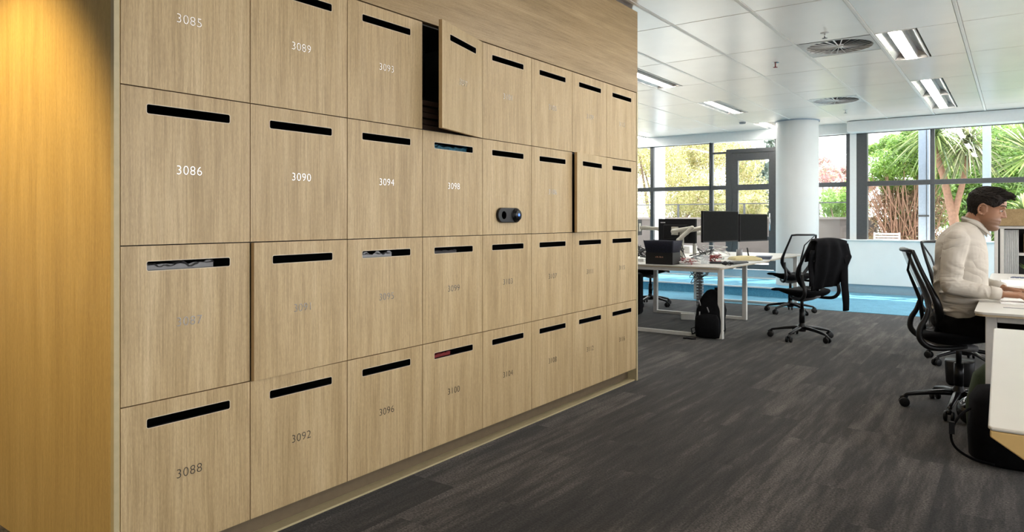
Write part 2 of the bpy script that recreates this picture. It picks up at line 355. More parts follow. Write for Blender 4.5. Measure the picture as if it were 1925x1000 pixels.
# light fixtures
def make_light():
    r = empty('ceiling_light')
    w, l = .30, 1.235
    MB().box(0, .008, 0, l, 0, .10).box(w - .008, w, 0, l, 0, .10).box(0, w, 0, .008, 0, .10).box(0, w, l - .008, l, 0, .10).box(0, w, 0, l, .095, .10).build('housing', RIB, r)
    for s in (0, 1):
        m = MB(); a, b_ = (.008, .098) if s == 0 else (w - .008, w - .098)
        m.grid(lambda u, v: (a + (b_ - a) * u, .01 + (l - .02) * v, .004 + .075 * math.sin(u * 1.5) + .002 * math.sin(v * 40)), 8, 30)
        m.build('reflector', ALU, r)
    MB().prism(rrect(.104, w - .104, .012, l - .012, .004), .0, .004).build('diffuser', TUBE, r)
    MB().box(.098, w - .098, .008, l - .008, .004, .095).build('lamp_tray', RIB, r)
    return r
L0 = make_light(); first = True
desc = {(1.294, 6.573): 'bright ceiling light with silver wings, nearest of the right row beside the big round vent',
        (1.294, 9.06): 'ceiling light in the right row, the middle one, beyond the second round vent',
        (1.294, 10.30): 'ceiling light in the right row, furthest, just before the window pelmet',
        (-1.226, 6.573): 'ceiling light with silver wings cut off by the edge of the oak locker wall',
        (-1.226, 9.06): 'ceiling light, white strip between the locker wall and the far round vent',
        (-1.226, 11.545): 'small far ceiling light just left of the top of the round column',
        (-3.746, 11.545): 'tiny far ceiling light beside the locker wall edge near the window header'}
for x, y in FX:
    o = L0 if first else copy_tree(L0); first = False
    o.location = (x + .015, y + .004, CEIL - .002)
    tag(o, desc.get((x, y), 'recessed office ceiling light outside the photographed part of the room'), 'ceiling light', 'recessed strip lights in the metal ceiling')
# swirl vents
def make_vent():
    r = empty('ceiling_vent')
    n = 48; R0 = .277; h = .298
    m = MB(); vs = []; sq = []
    for j in range(n):
        q = 2 * math.pi * j / n; c, s_ = math.cos(q), math.sin(q); k = h / max(abs(c), abs(s_))
        vs += [(R0 * c, R0 * s_, 0), (k * c, k * s_, 0), (R0 * c, R0 * s_, .03)]
    fs = []
    for j in range(n):
        a, b_ = 3 * j, 3 * ((j + 1) % n); fs += [(a, a + 1, b_ + 1, b_), (a, b_, b_ + 2, a + 2)]
    m.add(vs, fs); m.build('frame', VENTW, r)
    MB().lathe([(.001, .028), (R0, .03)], n).build('backing', pm('vent_dark', (.03, .025, .022), .7), r)
    b_ = MB()
    for k in range(24):
        M = Matrix.Rotation(2 * math.pi * k / 24, 4, 'Z')
        v = [M @ Vector(p) for p in ((.03, -.002, .001), (R0, -.004, .001), (R0, .007, .007), (.03, .003, .004))]
        b_.add(v, [(0, 1, 2, 3)])
    b_.build('blades', VENTW, r, solid=.002)
    MB().lathe([(.001, -.004), (.03, -.003), (.036, .004), (.036, .02)], 24).build('hub', VENTW, r)
    return r
v1 = make_vent(); v2 = copy_tree(v1)
v1.location = (.98, 6.573 + .312, CEIL); tag(v1, 'larger looking near round swirl vent in the metal ceiling', 'air vent', 'round swirl vents')
v2.location = (.35, 9.06 + 1.243 - .312, CEIL); tag(v2, 'far round swirl vent in the ceiling above the round column', 'air vent', 'round swirl vents')
def sprinkler(x, y, label, red=False):
    r = empty('sprinkler', (x, y, CEIL), 0, label, 'sprinkler')
    MB().lathe([(.001, -.006), (.032, -.004), (.036, 0)], 20).build('escutcheon', VENTW if not red else CHROME, r)
    m = MB().cyl((0, 0, 0), (0, 0, -.045), .006); m.build('stem', CHROME if not red else RED, r)
    MB().lathe([(.001, -.05), (.022, -.048), (.022, -.045), (.001, -.044)], 16).build('deflector', GREYP if not red else RED, r)
sprinkler(.98, 6.29, 'chrome fire sprinkler just before the near round vent')
sprinkler(.33, 7.2, 'small red fire sprinkler in the middle of a ceiling tile', True)
sprinkler(.30, 10.9, 'far fire sprinkler between the second vent and the window pelmet')
dm = MB().lathe([(.001, -.03), (.045, -.028), (.055, 0)], 20).build('smoke_detector', GREYP, loc=(-1.3, 11.3, CEIL)); tag(dm, 'round grey smoke detector beside the far ceiling light', 'smoke detector')

# column
struct(MB().lathe([(.32, 0), (.32, CEIL - .0)], 64, (-.56, 11.72, 0)).build('wall_column', COLP))
struct(MB().lathe([(.335, CEIL - .02), (.335, CEIL)], 64, (-.56, 11.72, 0)).build('trim_6', pm('column_collar', (.30, .36, .42), .5)))

# window wall at y = 12.5
sbox('wall_window_sill', WHITE, -.72, 7.1, 12.43, 12.62, .145, .85)
sbox('trim_7', PELM, -.72, 7.1, 12.40, 12.62, .85, .872, bevel=.004)
sbox('baseboard_window', KICK, -.72, 7.1, 12.46, 12.62, 0, .145)
sbox('wall_window_header', PELM, -7, .09, 12.42, 12.62, 2.60, 3.0)
sbox('wall_window_header.001', PELM, .09, 7.1, 12.46, 12.62, 2.60, 3.0)
sbox('trim_8', PELM, .09, 7.1, 12.17, 12.45, 2.594, 2.764, bevel=.006)     # blind pelmet
sbox('baseboard_door', KICK, -7, -.72, 12.5, 12.62, .0, .30)
sbox('trim_9', PELM, -7, -.72, 12.47, 12.62, .15, .172)
def window(name, x0, x1, z0, z1, bars_z=(), fw=.06, bot=None, y0=12.5, y1=12.57, left=True, right=True):
    m = MB()
    if left: m.box(x0, x0 + fw, y0, y1, z0, z1)
    if right: m.box(x1 - fw, x1, y0, y1, z0, z1)
    m.box(x0, x1, y0 + .003, y1 - .003, z0, z0 + (.04 if z0 < .8 else .004)).box(x0, x1, y0 + .003, y1 - .003, z1 - .03, z1)
    for z in bars_z: m.box(x0, x1, y0 - .01, y1, z - .038, z + .038)
    w = struct(m.build(name, FRAME, bevel=.003))
    MB().box(x0 + .02, x1 - .02, y0 + .03, y0 + .036, z0 + .02, z1 - .01).build('pane', GLASS, w)
    return w
TR = 1.775
window('window_1', -4.70, -3.43, .30, 2.62, (TR,), .035)
window('window_2', -3.43, -2.258, .30, 2.62, (TR,), .035)
window('window_3', -2.258, -1.95, .30, 2.42, (TR,), .035)
window('window_4', -2.258, -1.05, 2.42, 2.64, (), .035)
window('window_5', -5.98, -4.70, .30, 2.62, (TR,), .035)
window('window_6', -1.12, .05, .872, 2.62, (TR,), .03)
window('window_7', .18, 1.238, .872, 2.62, (TR,), .03)
window('window_8', 1.238, 2.44, .872, 2.62, (TR,), .03)
window('window_9', 2.44, 3.7, .872, 2.62, (TR,), .03)
window('window_10', 3.7, 5.0, .872, 2.62, (TR,), .03)
sbox('trim_10', FRAME, .180, .335, 12.47, 12.60, .872, 2.62)       # wide dark mullion
sbox('trim_11', PELM, .082, .18, 12.46, 12.55, .872, 2.60)           # pale side channel of the blind
sbox('trim_12', FRAME, .03, .082, 12.46, 12.60, .872, 2.60)
sbox('wall_window_pier', WHITE, 5.0, 7.1, 12.45, 12.62, .85, 2.62)
sbox('wall_window_pier.001', WHITE, -7, -5.98, 12.45, 12.62, .3, 2.62)
# glazed door
dr = struct(MB().box(-1.97, -1.87, 12.48, 12.58, .30, 2.42).box(-1.13, -1.06, 12.48, 12.58, .30, 2.42).box(-1.97, -1.06, 12.483, 12.577, 2.385, 2.46).build('door_1', FRAME, bevel=.003))
MB().box(-1.87, -1.76, 12.49, 12.56, .31, 2.38).box(-1.22, -1.13, 12.49, 12.56, .31, 2.38).box(-1.76, -1.22, 12.492, 12.558, 2.25, 2.38).box(-1.76, -1.22, 12.492, 12.558, 1.72, 1.82) \
    .box(-1.76, -1.22, 12.492, 12.558, .83, .90).box(-1.76, -1.22, 12.492, 12.558, .31, .40).build('door_leaf', FRAME, dr, bevel=.003)
MB().box(-1.78, -1.2, 12.52, 12.526, .38, 2.28).build('pane', GLASS, dr)
MB().tube([(-1.19, 12.45, 1.0), (-1.19, 12.45, 1.3)], .012).cyl((-1.19, 12.45, 1.03), (-1.19, 12.5, 1.03), .008).cyl((-1.19, 12.45, 1.27), (-1.19, 12.5, 1.27), .008).build('door_handle', CHROME, dr)
tag(MB().cyl((-2.25, 12.44, 1.5), (-2.25, 12.44, 2.6), .009).build('blind_wand', BLACKM), 'thin dark blind rod hanging down the mullion left of the glazed door', 'blind rod')

# ------------------------------------------------------------------ lockers
def door_mesh():
    w0, w1, h0, h1 = .0015, PITCH - .0022, .0018, ROW - .0018
    outer = [(w0, h0), (w1, h0), (w1, h1), (w0, h1)]
    sw = .294; s0 = PITCH / 2 - sw / 2; inner = rrect(s0, s0 + sw, ROW - .083, ROW - .053, .006, 4)
    bm = bmesh.new(); es = []
    for loop in (outer, inner):
        vs = [bm.verts.new((0, a - PITCH, b)) for a, b in loop]
        es += [bm.edges.new((vs[i], vs[(i + 1) % len(vs)])) for i in range(len(vs))]
    bmesh.ops.triangle_fill(bm, use_beauty=True, use_dissolve=False, edges=es, normal=(1, 0, 0))
    r = bmesh.ops.extrude_face_region(bm, geom=bm.faces[:])
    for v in [g_ for g_ in r['geom'] if isinstance(g_, bmesh.types.BMVert)]: v.co.x -= .018
    bmesh.ops.recalc_face_normals(bm, faces=bm.faces)
    me = bpy.data.meshes.new('door'); bm.to_mesh(me); bm.free()
    me.materials.append(OAK); me.materials.append(EDGE); me.materials.append(BLACKP)
    for p in me.polygons:
        if abs(p.normal.x) < .5:
            c = p.center
            p.material_index = 2 if (c.y > -PITCH + .05 and c.y < -.05 and ROW - .1 < c.z < ROW - .04) else 1
    return me
DOOR = door_mesh()
def carcass_mesh():
    m = MB(); t = .006; d = .55; w = PITCH - .002; h = ROW - .002; x1 = -.0195
    m.box(-d, x1, .001, t, .001, h).box(-d, x1, w - t, w, .001, h).box(-d, x1, t, w - t, .001, t).box(-d, x1, t, w - t, h - t, h).box(-d, -d + t, t, w - t, t, h - t)
    return m.mesh('carcass')
CARC = carcass_mesh(); CARC.materials.append(LOCKIN)
RIMM = MB(); s0 = PITCH / 2 - .147
ri_ = rrect(s0 - .0022, s0 + .2962, ROW - .0852, ROW - .0508, .008, 4); rj = rrect(s0, s0 + .294, ROW - .083, ROW - .053, .006, 4); n_ = len(ri_)
RIMM.add([(.0006, a - PITCH, b) for a, b in ri_] + [(.0006, a - PITCH, b) for a, b in rj], [(i, (i + 1) % n_, n_ + (i + 1) % n_, n_ + i) for i in range(n_)])
RIM = RIMM.mesh('slot_rim'); RIM.materials.append(pm('slot_rim_pale', (.62, .53, .38), .4))
rown = ['fourth', 'bottom', 'third', 'second', 'top']
AJAR = {3097: 14, 3091: 2.6, 3110: 4.2}
ordn = ['first', 'second', 'third', 'fourth', 'fifth', 'sixth', 'seventh', 'eighth']
rwn = ['top row', 'second row', 'third row', 'bottom row']
for c in range(NC):
    for r_ in range(4):
        num = 3085 + 4 * c + r_
        zb = Z0 + (3 - r_) * ROW
        if num == 3102: lab = 'oak locker without a readable number, carrying the black lock with a blue light'
        elif num in (3110, 3114): lab = 'oak locker in second row, ' + ('door slightly open, second last column' if num == 3110 else 'last column, beside the slightly open one')
        else:
            lab = 'oak locker numbered %d, %s, %s column from the left' % (num, rwn[r_], ordn[c])
            if num == 3097: lab = 'oak locker numbered 3097 in the top row, its door swung open'
            if num == 3091: lab = 'oak locker numbered 3091 in the third row, its door barely ajar'
        k = empty('locker', (0, Y0 + c * PITCH, zb), 0, lab, 'locker', 'numbered oak lockers')
        o = bpy.data.objects.new('carcass', CARC); COL.objects.link(o); o.parent = k
        d = bpy.data.objects.new('door', DOOR); COL.objects.link(d); d.parent = k; d.location = (0, PITCH, 0)
        d.rotation_euler = (0, 0, R(AJAR.get(num, 0)))
        if num in AJAR: d['label'] = 'open locker door'
        q = bpy.data.objects.new('slot_rim', RIM); COL.objects.link(q); q.parent = d
        if num not in (3102, 3110, 3114):
            cu = bpy.data.curves.new('number', 'FONT'); cu.body = str(num); cu.size = .0445; cu.align_x = 'CENTER'; cu.extrude = .0006; cu.space_character = 1.08
            cu.offset = -.0008
            tmp = bpy.data.objects.new('number_curve', cu); COL.objects.link(tmp); bpy.context.view_layer.update()
            me_ = bpy.data.meshes.new_from_object(tmp.evaluated_get(bpy.context.evaluated_depsgraph_get())); bpy.data.objects.remove(tmp); me_.materials.clear(); me_.materials.append(NUM)
            t = bpy.data.objects.new('number', me_); COL.objects.link(t); t.parent = d
            t.location = (.0008, -PITCH / 2 - .004, ROW - .276); t.rotation_euler = (R(90), 0, R(90))
# lock device on 3102
lk = empty('locker_lock', (0, Y0 + 4.5 * PITCH - .008, 1.222), 0, 'black pill shaped electronic lock with blue light on an oak locker', 'lock')
MB().prism(rrect(-.106, .106, -.041, .041, .0405, 10), 0, .018, Matrix(((0, 0, 1, 0), (1, 0, 0, 0), (0, 1, 0, 0), (0, 0, 0, 1)))).build('base_plate', BLACKP, lk, bevel=.004)
MB().tube([(.012, -.055, 0), (.018, -.055, 0)], [.026, .022], 24).build('finger_recess', pm('recess_black', (.004, .004, .004), .3), lk)
m = MB()
for i in range(4): m.tube([(.017 + .005 * i, .058, 0), (.0215 + .005 * i, .058, 0)], [.0395 - .003 * i, .0375 - .003 * i], 28)
m.build('turning_knob', BLACKM, lk)
MB().tube([(.034, .060, .002), (.0385, .060, .002)], [.009, .007], 16).build('status_light', pm('blue_light', (.1, .25, 1), .3, emis=.8, ecol=(.10, .22, 1)), lk)

# things inside lockers
def loc_item(name, mat, num, fn, label, cat):
    c, r_ = divmod(num - 3085, 4); o = empty(name, (0, Y0 + c * PITCH, Z0 + (3 - r_) * ROW), 0); m = MB(); fn(m); ob = m.build(name, mat, None, bevel=.002)
    ob.location = o.location; bpy.data.objects.remove(o); tag(ob, label, cat); return ob
def crumpled(y0, y1, z, amp, seed):
    def fn(m):
        m.grid(lambda u, v: (-.40 + .365 * u, y0 + (y1 - y0) * v, z + amp * noise.noise(Vector((u * 5 + seed, v * 7, seed))) - .05 * (1 - u)), 14, 18)
        m.grid(lambda u, v: (-.035 - .01 * u, y0 + (y1 - y0) * v, .02 + (z - .02) * u + amp * .6 * noise.noise(Vector((u * 3 + seed, v * 6, seed + 4)))), 14, 18)
    return fn
loc_item('plastic_bag', pm('grey_plastic_bag', (.16, .155, .15), .35), 3087, crumpled(.10, .34, .445, .03, 1), 'crumpled grey plastic bag seen through the slot of locker 3087', 'bag')
loc_item('plastic_bag', pm('pale_plastic_bag', (.20, .195, .19), .3), 3095, crumpled(.09, .30, .445, .03, 5), 'pale crumpled plastic bag seen through the slot of locker 3095', 'bag')
loc_item('cloth_bag', pm('teal_cloth', (.012, .09, .13), .7, var=.5, vscale=60), 3098, crumpled(.07, .38, .452, .02, 9), 'teal cloth seen through the slot of the locker below the open one', 'cloth')
loc_item('cloth_bag', pm('red_cloth', (.22, .015, .015), .7), 3100, crumpled(.09, .25, .440, .012, 3), 'red cloth seen through the slot of locker 3100', 'cloth')
loc_item('cloth_bag', pm('grey_cloth', (.05, .045, .045), .7), 3099, crumpled(.08, .30, .440, .012, 6), 'dark grey cloth seen through the slot of locker 3099', 'cloth')
def pile(m):
    for i in range(5): m.box(-.42, -.06 - .012 * (i % 2), .03, .33 - .015 * (i % 3), .012 + .03 * i, .036 + .03 * i, Matrix.Rotation(R(1.5 * (i % 2)), 4, 'Z'))
loc_item('folder_pile', pm('dark_brown_folder', (.06, .035, .025), .6), 3097, pile, 'pile of dark folders lying in the open locker', 'folders')
def jk(m):
    m.grid(lambda u, v: (-.30 + .04 * math.sin(u * 14), .04 + .25 * u, .22 + .24 * v), 30, 6)
loc_item('hanging_jacket', BLACKF, 3097, jk, 'black jacket hanging inside the open locker', 'jacket').modifiers.new('t', 'SOLIDIFY').thickness = .02

# ------------------------------------------------------------------ office chairs
def smooth(pts, k=5):
    pts = [Vector(p) for p in pts]; out = []; n = len(pts)
    for i in range(n - 1):
        p_, a_, b_, q_ = pts[max(i - 1, 0)], pts[i], pts[i + 1], pts[min(i + 2, n - 1)]
        for t in range(k):
            t /= k; out.append(.5 * ((2 * a_) + (b_ - p_) * t + (2 * p_ - 5 * a_ + 4 * b_ - q_) * t * t + (3 * a_ - p_ - 3 * b_ + q_) * t ** 3))
    return out + [pts[-1]]
def lerp_tab(tab, z):
    if z <= tab[0][0]: return tab[0][1]
    for (a, b_), (c, d_) in zip(tab, tab[1:]):
        if z <= c: return b_ + (d_ - b_) * (z - a) / (c - a)
    return tab[-1][1]
def make_chair():
    r = empty('office_chair')
    hub = MB().lathe([(.001, .075), (.035, .075), (.040, .085), (.036, .13), (.026, .15), (.026, .17), (.001, .17)], 24).build('hub', BLACKP, r)
    for k in range(5):
        a = R(36 + 72 * k); ca, sa = math.cos(a), math.sin(a)
        pts = []; rs = []
        for t_, z, q in ((.02, .112, .024), (.08, .112, .023), (.16, .103, .020), (.24, .088, .017), (.285, .078, .015), (.298, .066, .012)): pts.append((ca * t_, sa * t_, z)); rs.append(q)
        lg = MB().tube(pts, rs, 12, flat=.8).build('leg', BLACKM, r)
        cx, cy = ca * .298, sa * .298; px, py = -sa, ca; m = MB()
        for s in (-1, 1):
            c0 = Vector((cx + px * s * .010, cy + py * s * .010, .030)); c1 = Vector((cx + px * s * .028, cy + py * s * .028, .030)); m.tube([c0, c0.lerp(c1, .15), c0.lerp(c1, .85), c1], [.024, .030, .030, .024], 20)
        m.tube([(cx - ca * .015, cy - sa * .015, .055), (cx, cy, .066), (cx + ca * .02, cy + sa * .02, .05)], .013, 8)
        m.build('caster', BLACKP, lg)
    MB().cyl((0, 0, .16), (0, 0, .30), .027).cyl((0, 0, .30), (0, 0, .42), .016).build('gas_lift', BLACKM, r)
    MB().tube([(.10, 0, .395), (.06, 0, .40), (-.02, 0, .405), (-.12, 0, .425), (-.2, 0, .45)], [.03, .045, .05, .04, .03], 12, flat=.6).build('tilt_mechanism', GREYP, r)
    st = MB()
    def seat(u, v):
        a = 2 * math.pi * u; x = .02 + .245 * (abs(math.cos(a)) ** .55) * (1 if math.cos(a) > 0 else -1); y = .235 * (abs(math.sin(a)) ** .55) * (1 if math.sin(a) > 0 else -1)
        rr, zz = ((.001, .495), (.5, .497), (.85, .50), (.97, .492), (1, .478), (.96, .455), (.8, .432), (.5, .415), (.001, .405))[int(round(v * 8))]
        X = .02 + (x - .02) * rr; Yy = y * rr
        if zz < .47: zz += .055 * max(0, (X + .05) / .3)
        return (X, Yy, zz - .05 * max(0, (X - .12) / .15) ** 2 * .6 + .02 * (Yy / .235) ** 2)
    st.grid(seat, 48, 8); st.build('seat', BLACKF, r, sub=1)
    # back: outer frame ring + mesh
    def bp(u, v):     # u across (-1..1), v up 0..1
        w = lerp_tab([(-.1, .05), (0, .085), (.15, .165), (.30, .215), (.42, .225), (.7, .205), (1.02, .172)], v)
        z = .50 + .50 * v
        x = -.175 - .02 * v - .115 * v * v + .045 * (u * u) + .012 * math.sin(v * 6)
        return Vector((x, u * w, z))
    ring = [bp(-1, t / 16) for t in range(17)] + [bp(-.7 + .35 * i, 1.012) for i in range(5)] + [bp(1, 1 - t / 16) for t in range(17)] + [bp(.5 - .5 * i, -.02) for i in range(3)]
    rr_ = [.012 + .012 * math.exp(-((t / 16 - .25) / .28) ** 2) for t in range(17)]
    MB().tube(ring, rr_ + [.012] * 5 + rr_[::-1] + [.02] * 3, 10, closed=True).build('back_frame', BLACKM, r)
    MB().grid(lambda u, v: bp(-1 + 2 * u, v), 16, 20).build('mesh_back', MESHM, r)
    MB().tube([bp(0, 0) - Vector((.012, 0, 0)), bp(0, .4) - Vector((.02, 0, 0)), bp(0, .75) - Vector((.012, 0, 0)), bp(-.9, 1.0)], [.014, .012, .008, .005], 8).build('back_spine', BLACKM, r)
    for s in (-1, 1):
        MB().tube(smooth([(.02, s * .13, .425), (-.10, s * .19, .415), (-.19, s * .225, .425), (-.238, s * .235, .475), (-.235, s * .235, .54), (-.205, s * .225, .60), (-.19, s * .215, .66)], 4), [.012 + .006 * math.sin(math.pi * t / 24) for t in range(25)], 10).build('back_support', BLACKP, r)
    return r
ch = make_chair()
def place_chair(o, x, y, deg, label): o.location = (x, y, 0.004 if y > 9.86 else 0); o.rotation_euler = (0, 0, R(deg)); return tag(o, label, 'chair', 'black mesh office chairs')
place_chair(ch, .545, 7.36, 152, 'black office chair with a black coat hung over its back')
place_chair(copy_tree(ch), -.06, 9.32, 140, 'black mesh office chair at the long desk, behind the chair with the coat')
place_chair(copy_tree(ch), 1.995, 5.16, 12, 'black mesh office chair the man in the white shirt sits on')
place_chair(copy_tree(ch), 1.95, 6.88, -22, 'empty black mesh office chair behind the seated man')
place_chair(copy_tree(ch), -1.86, 9.02, 20, 'black office chair seen under the long white desk, beyond its left side')

# coat over the back of the first chair (chair local frame)
coat = MB()
def drape(u, v):   # v 0..1: front hem -> over the top -> back hem; u 0..1 across
    uu = -1 + 2 * u; L = -.20 + .70 * v
    fold = .008 * math.sin(uu * 9 + v * 2) + .006 * noise.noise(Vector((uu * 3, v * 5, 1)))
    wr = lerp_tab([(-.2, .20), (0, .20), (.08, .225), (.16, .305), (.30, .25), (.5, .245)], L)      # right side, with the pushed out shoulder
    wl = lerp_tab([(-.2, .19), (0, .185), (.08, .20), (.22, .195), (.30, .175), (.5, .135)], L)
    if L < 0: z = max(1.0 + L * .96, .78); x = -.27 - L * .18 + .03 * uu * uu + fold * .5
    else: z = 1.012 - L * (.97 - .10 * (uu < 0) * 0); x = -.345 + .20 * L - .02 * math.sin(L * 8) - .02 + fold + .03 * uu * uu
    if abs(L) < .05: z = 1.018 - abs(L) * .3; x = -.31 - L * .9
    y = uu * (wl if uu > 0 else wr)
    z -= .022 * uu * uu
    if L > .25: z += (L - .25) * .10 * max(0, -uu + .3)
    return (x, y, z)
coat.grid(drape, 40, 44)
cm = coat.build('coat', BLACKF, loc=(.545, 7.36, 0), rot=(0, 0, R(152)), solid=.014)
tag(cm, 'black coat draped over the back of the nearer office chair', 'coat')
def sleeve(name, x, y, z0, z1, w, sh):
    m = MB(); pts = []; rs = []
    for i in range(9):
        t = i / 8; pts.append((x + .015 * math.sin(t * 5) + .05 * t, y + sh * t, z0 + (z1 - z0) * t)); rs.append(w * (1 - .25 * t) * (1 + .06 * math.sin(i * 2.3)))
    m.tube(pts, rs, 16, flat=.45, up=(1, 0, 0)); return m.build(name, BLACKF, cm)
sleeve('sleeve', -.318, -.235, .86, .30, .055, -.05)
sleeve('sleeve', -.315, .205, .90, .56, .038, -.01)
MB().prism([(-.23, .0), (-.30, .0), (-.34, -.12), (-.26, -.2), (-.22, -.12)], -.01, .012, Matrix.Translation((-.325, .045, .965)) @ Matrix(((0, 0, 1, 0), (1, 0, 0, 0), (0, 1, 0, 0), (0, 0, 0, 1)))).build('coat_collar', BLACKF, cm, bevel=.006)

# ------------------------------------------------------------------ desks
def desk(name, x0, x1, y0, y1, frames, label, h=.72, round_=.05, group='white bench desks', thick=.022, leg=.05):
    r = empty(name, ((x0 + x1) / 2, (y0 + y1) / 2, 0), 0, label, 'desk', group); ox, oy = (x0 + x1) / 2, (y0 + y1) / 2
    MB().prism(rrect(x0 - ox, x1 - ox, y0 - oy, y1 - oy, round_), h - thick * .55, h).build('desktop', DESKTOP, r, bevel=.002)
    MB().prism(rrect(x0 - ox + .003, x1 - ox - .003, y0 - oy + .003, y1 - oy - .003, round_), h - thick, h - thick * .55).build('desktop_edge', DESKEDGE, r)
    for fx0, fx1, fy in frames:
        m = MB(); a, b_, c = fx0 - ox, fx1 - ox, fy - oy; q = leg
        m.box(a, a + q, c, c + q, 0, h - thick).box(b_ - q, b_, c, c + q, 0, h - thick).box(a + q, b_ - q, c, c + q, 0, .035).box(a + q, b_ - q, c, c + q, h - thick - .035, h - thick)
        m.build('leg_frame', LEGW, r, bevel=.003)
    MB().box(x0 - ox + .15, x1 - ox - .15, -.03, .03, h - thick - .04, h - thick).build('under_beam', LEGW, r)
    return r
desk('desk', -1.70, -.075, 6.82, 8.505, [(-1.66, -.085, 6.845), (-1.50, -.31, 8.32)], 'near long white desk with box, cables and screens, backpack at its leg')
desk('desk', -1.70, -.105, 8.51, 10.15, [(-1.62, -.15, 10.02)], 'further long white desk behind the near one, by the blue carpet')
d3 = desk('desk', 2.108, 3.75, 4.33, 5.92, [(2.155, 3.70, 4.40)], 'white desk the seated man works at')
MB().box(-.70, .70, -.51, -.497, .7195, .7225).build('cable_slot', GREYP, d3)
desk('desk', 2.108, 3.75, 5.925, 7.52, [(2.155, 3.70, 7.42)], 'white desk beyond the seated man, in front of the cabinet')
# near desk with chamfered underside
nd = empty('desk', (3.05, 2.85, 0), 0, 'blurred pale desk corner closest to the camera at the right edge', 'desk', 'white bench desks')
MB().prism([(-.818, -.885), (-.812, -.90), (.82, -.90), (.82, .885), (-.835, .885), (-.845, .87)], .711, .72).build('desktop', DESKTOP, nd, bevel=.004)
Mx = Matrix(((1, 0, 0, 0), (0, 0, 1, 0), (0, 1, 0, 0), (0, 0, 0, 1)))     # front apron with a sloping lower edge
MB().prism([(-.814, .7105), (-.814, .696), (-.75, .654), (-.55, .60), (.80, .60), (.80, .7105)], -.898, -.876, Mx).build('front_apron', pm('warm_lit_apron', (.66, .45, .18), .5), nd, bevel=.003)  # golden base colour carries the warm lamplight on this edge
MB().box(-.80, .80, -.87, .87, .684, .7105).build('desktop_underside', pm('pale_ply_underside', (.66, .50, .28), .5), nd)
MB().box(-.05, .0, -.6, -.55, 0, .66).box(-.05, .0, .5, .55, 0, .66).box(-.05, 0, -.6, .55, 0, .04).build('leg_frame', LEGW, nd)

# ------------------------------------------------------------------ monitors
def cross(o): return o
def monitor(p0, p1, z0, z1, label, arm_to, logo=False, group='dark monitors on the long desk'):
    """p0,p1 = ends of the panel on the floor plan; the screen faces the right-hand side of p0->p1"""
    p0, p1 = Vector(p0), Vector(p1); c = (p0 + p1) / 2; d = (p1 - p0); w = d.length; ang = math.atan2(d.y, d.x)
    r = empty('monitor', (c.x, c.y, (z0 + z1) / 2), ang, label, 'monitor', group); h = (z1 - z0) / 2
    MB().box(-w / 2, w / 2, -.012, .020, -h, h).build('bezel', MONB, r, bevel=.004)
    MB().box(-w / 2 + .008, w / 2 - .008, -.0125, -.0118, -h + .014, h - .008).build('screen', SCREEN, r)
    MB().box(-w / 2 + .09, w / 2 - .09, .018, .045, -h + .05, h - .07).build('rear_housing', MONB, r, bevel=.012)
    if logo:
        lg = MB()
        for i, ww in enumerate((.008, .009, .007, .008, .007, .009)): lg.box(w / 2 - .105 + i * .012, w / 2 - .105 + i * .012 + ww, .0205, .0212, h - .052, h - .040)
        lg.build('logo', PAPER, r)
    inv = Matrix.Translation(r.location) @ Matrix.Rotation(ang, 4, 'Z'); inv = inv.inverted()
    A = inv @ Vector(arm_to[0]); pts = [inv @ Vector(q) for q in arm_to]
    MB().box(-.05, .05, .045, .058, -.05, .05).build('arm_plate', ARMM, r, bevel=.004)
    m = MB(); pts = [Vector((0, .06, 0)), Vector((0, .09, -.005))] + pts[::-1]
    for i in range(len(pts) - 1):
        m.cap(pts[i], pts[i + 1], .026 if i else .02, .022, 14)
    m.build('monitor_arm', ARMM, r)
    return r
monitor((-.49, 7.37), (-.31, 8.0), .945, 1.292, 'near of two dark screens facing right on the long desk', [(-.88, 7.75, .74), (-.88, 7.75, 1.05), (-.66, 7.82, 1.10)])
monitor((-.345, 8.17), (-.20, 8.77), .935, 1.262, 'further right of the two dark screens facing right on the long desk', [(-.88, 8.15, .74), (-.88, 8.15, 1.02), (-.6, 8.35, 1.08)])
monitor((-.80, 8.0), (-1.33, 8.13), .91, 1.205, 'black monitor seen from behind with small white lettering, at the left of the near screen', [(-.86, 7.6, .74), (-.86, 7.6, .96), (-.72, 7.66, 1.10), (-.98, 7.74, 1.06)], logo=True)
monitor((-1.74, 8.45), (-1.62, 7.92), .99, 1.20, 'small part of a pale edged monitor right beside the locker wall edge', [(-1.15, 8.3, .74), (-1.15, 8.3, .95), (-1.38, 8.2, 1.08)])

# ------------------------------------------------------------------ desk clutter (left)
bx = empty('storage_box', (-.775, 6.975, .7202), R(-1), 'black cardboard box with small copper lettering on the near desk', 'box')
MB().box(-.155, .155, -.10, .10, 0, .128).build('box_body', BOXB, bx, bevel=.003)
lg = MB()
for i, (ww, hh) in enumerate(((.010, .012), (.012, .016), (.006, .010), (.014, .016), (.008, .012), (.012, .014))): lg.box(-.04 + i * .015, -.04 + i * .015 + ww, -.1012, -.1004, .072, .072 + hh)
lg.build('box_lettering', pm('copper_print', (.5, .26, .18), .4, .4), bx)
m = MB(); lo, hi = rrect(-.15, .15, -.098, .098, .012), rrect(-.172, .172, -.125, .125, .015); n_ = len(lo)
m.add([(x, y, 0) for x, y in lo] + [(x, y, .125 + .003 * math.sin(i)) for i, (x, y) in enumerate(hi)], [tuple(range(n_))] + [(i, (i + 1) % n_, n_ + (i + 1) % n_, n_ + i) for i in range(n_)], True)
tag(m.build('fabric_bin', NAVY, loc=(-.775, 6.975, .8486), rot=(0, 0, R(-1)), solid=.008), 'flared navy fabric bin standing on the black box', 'bin')
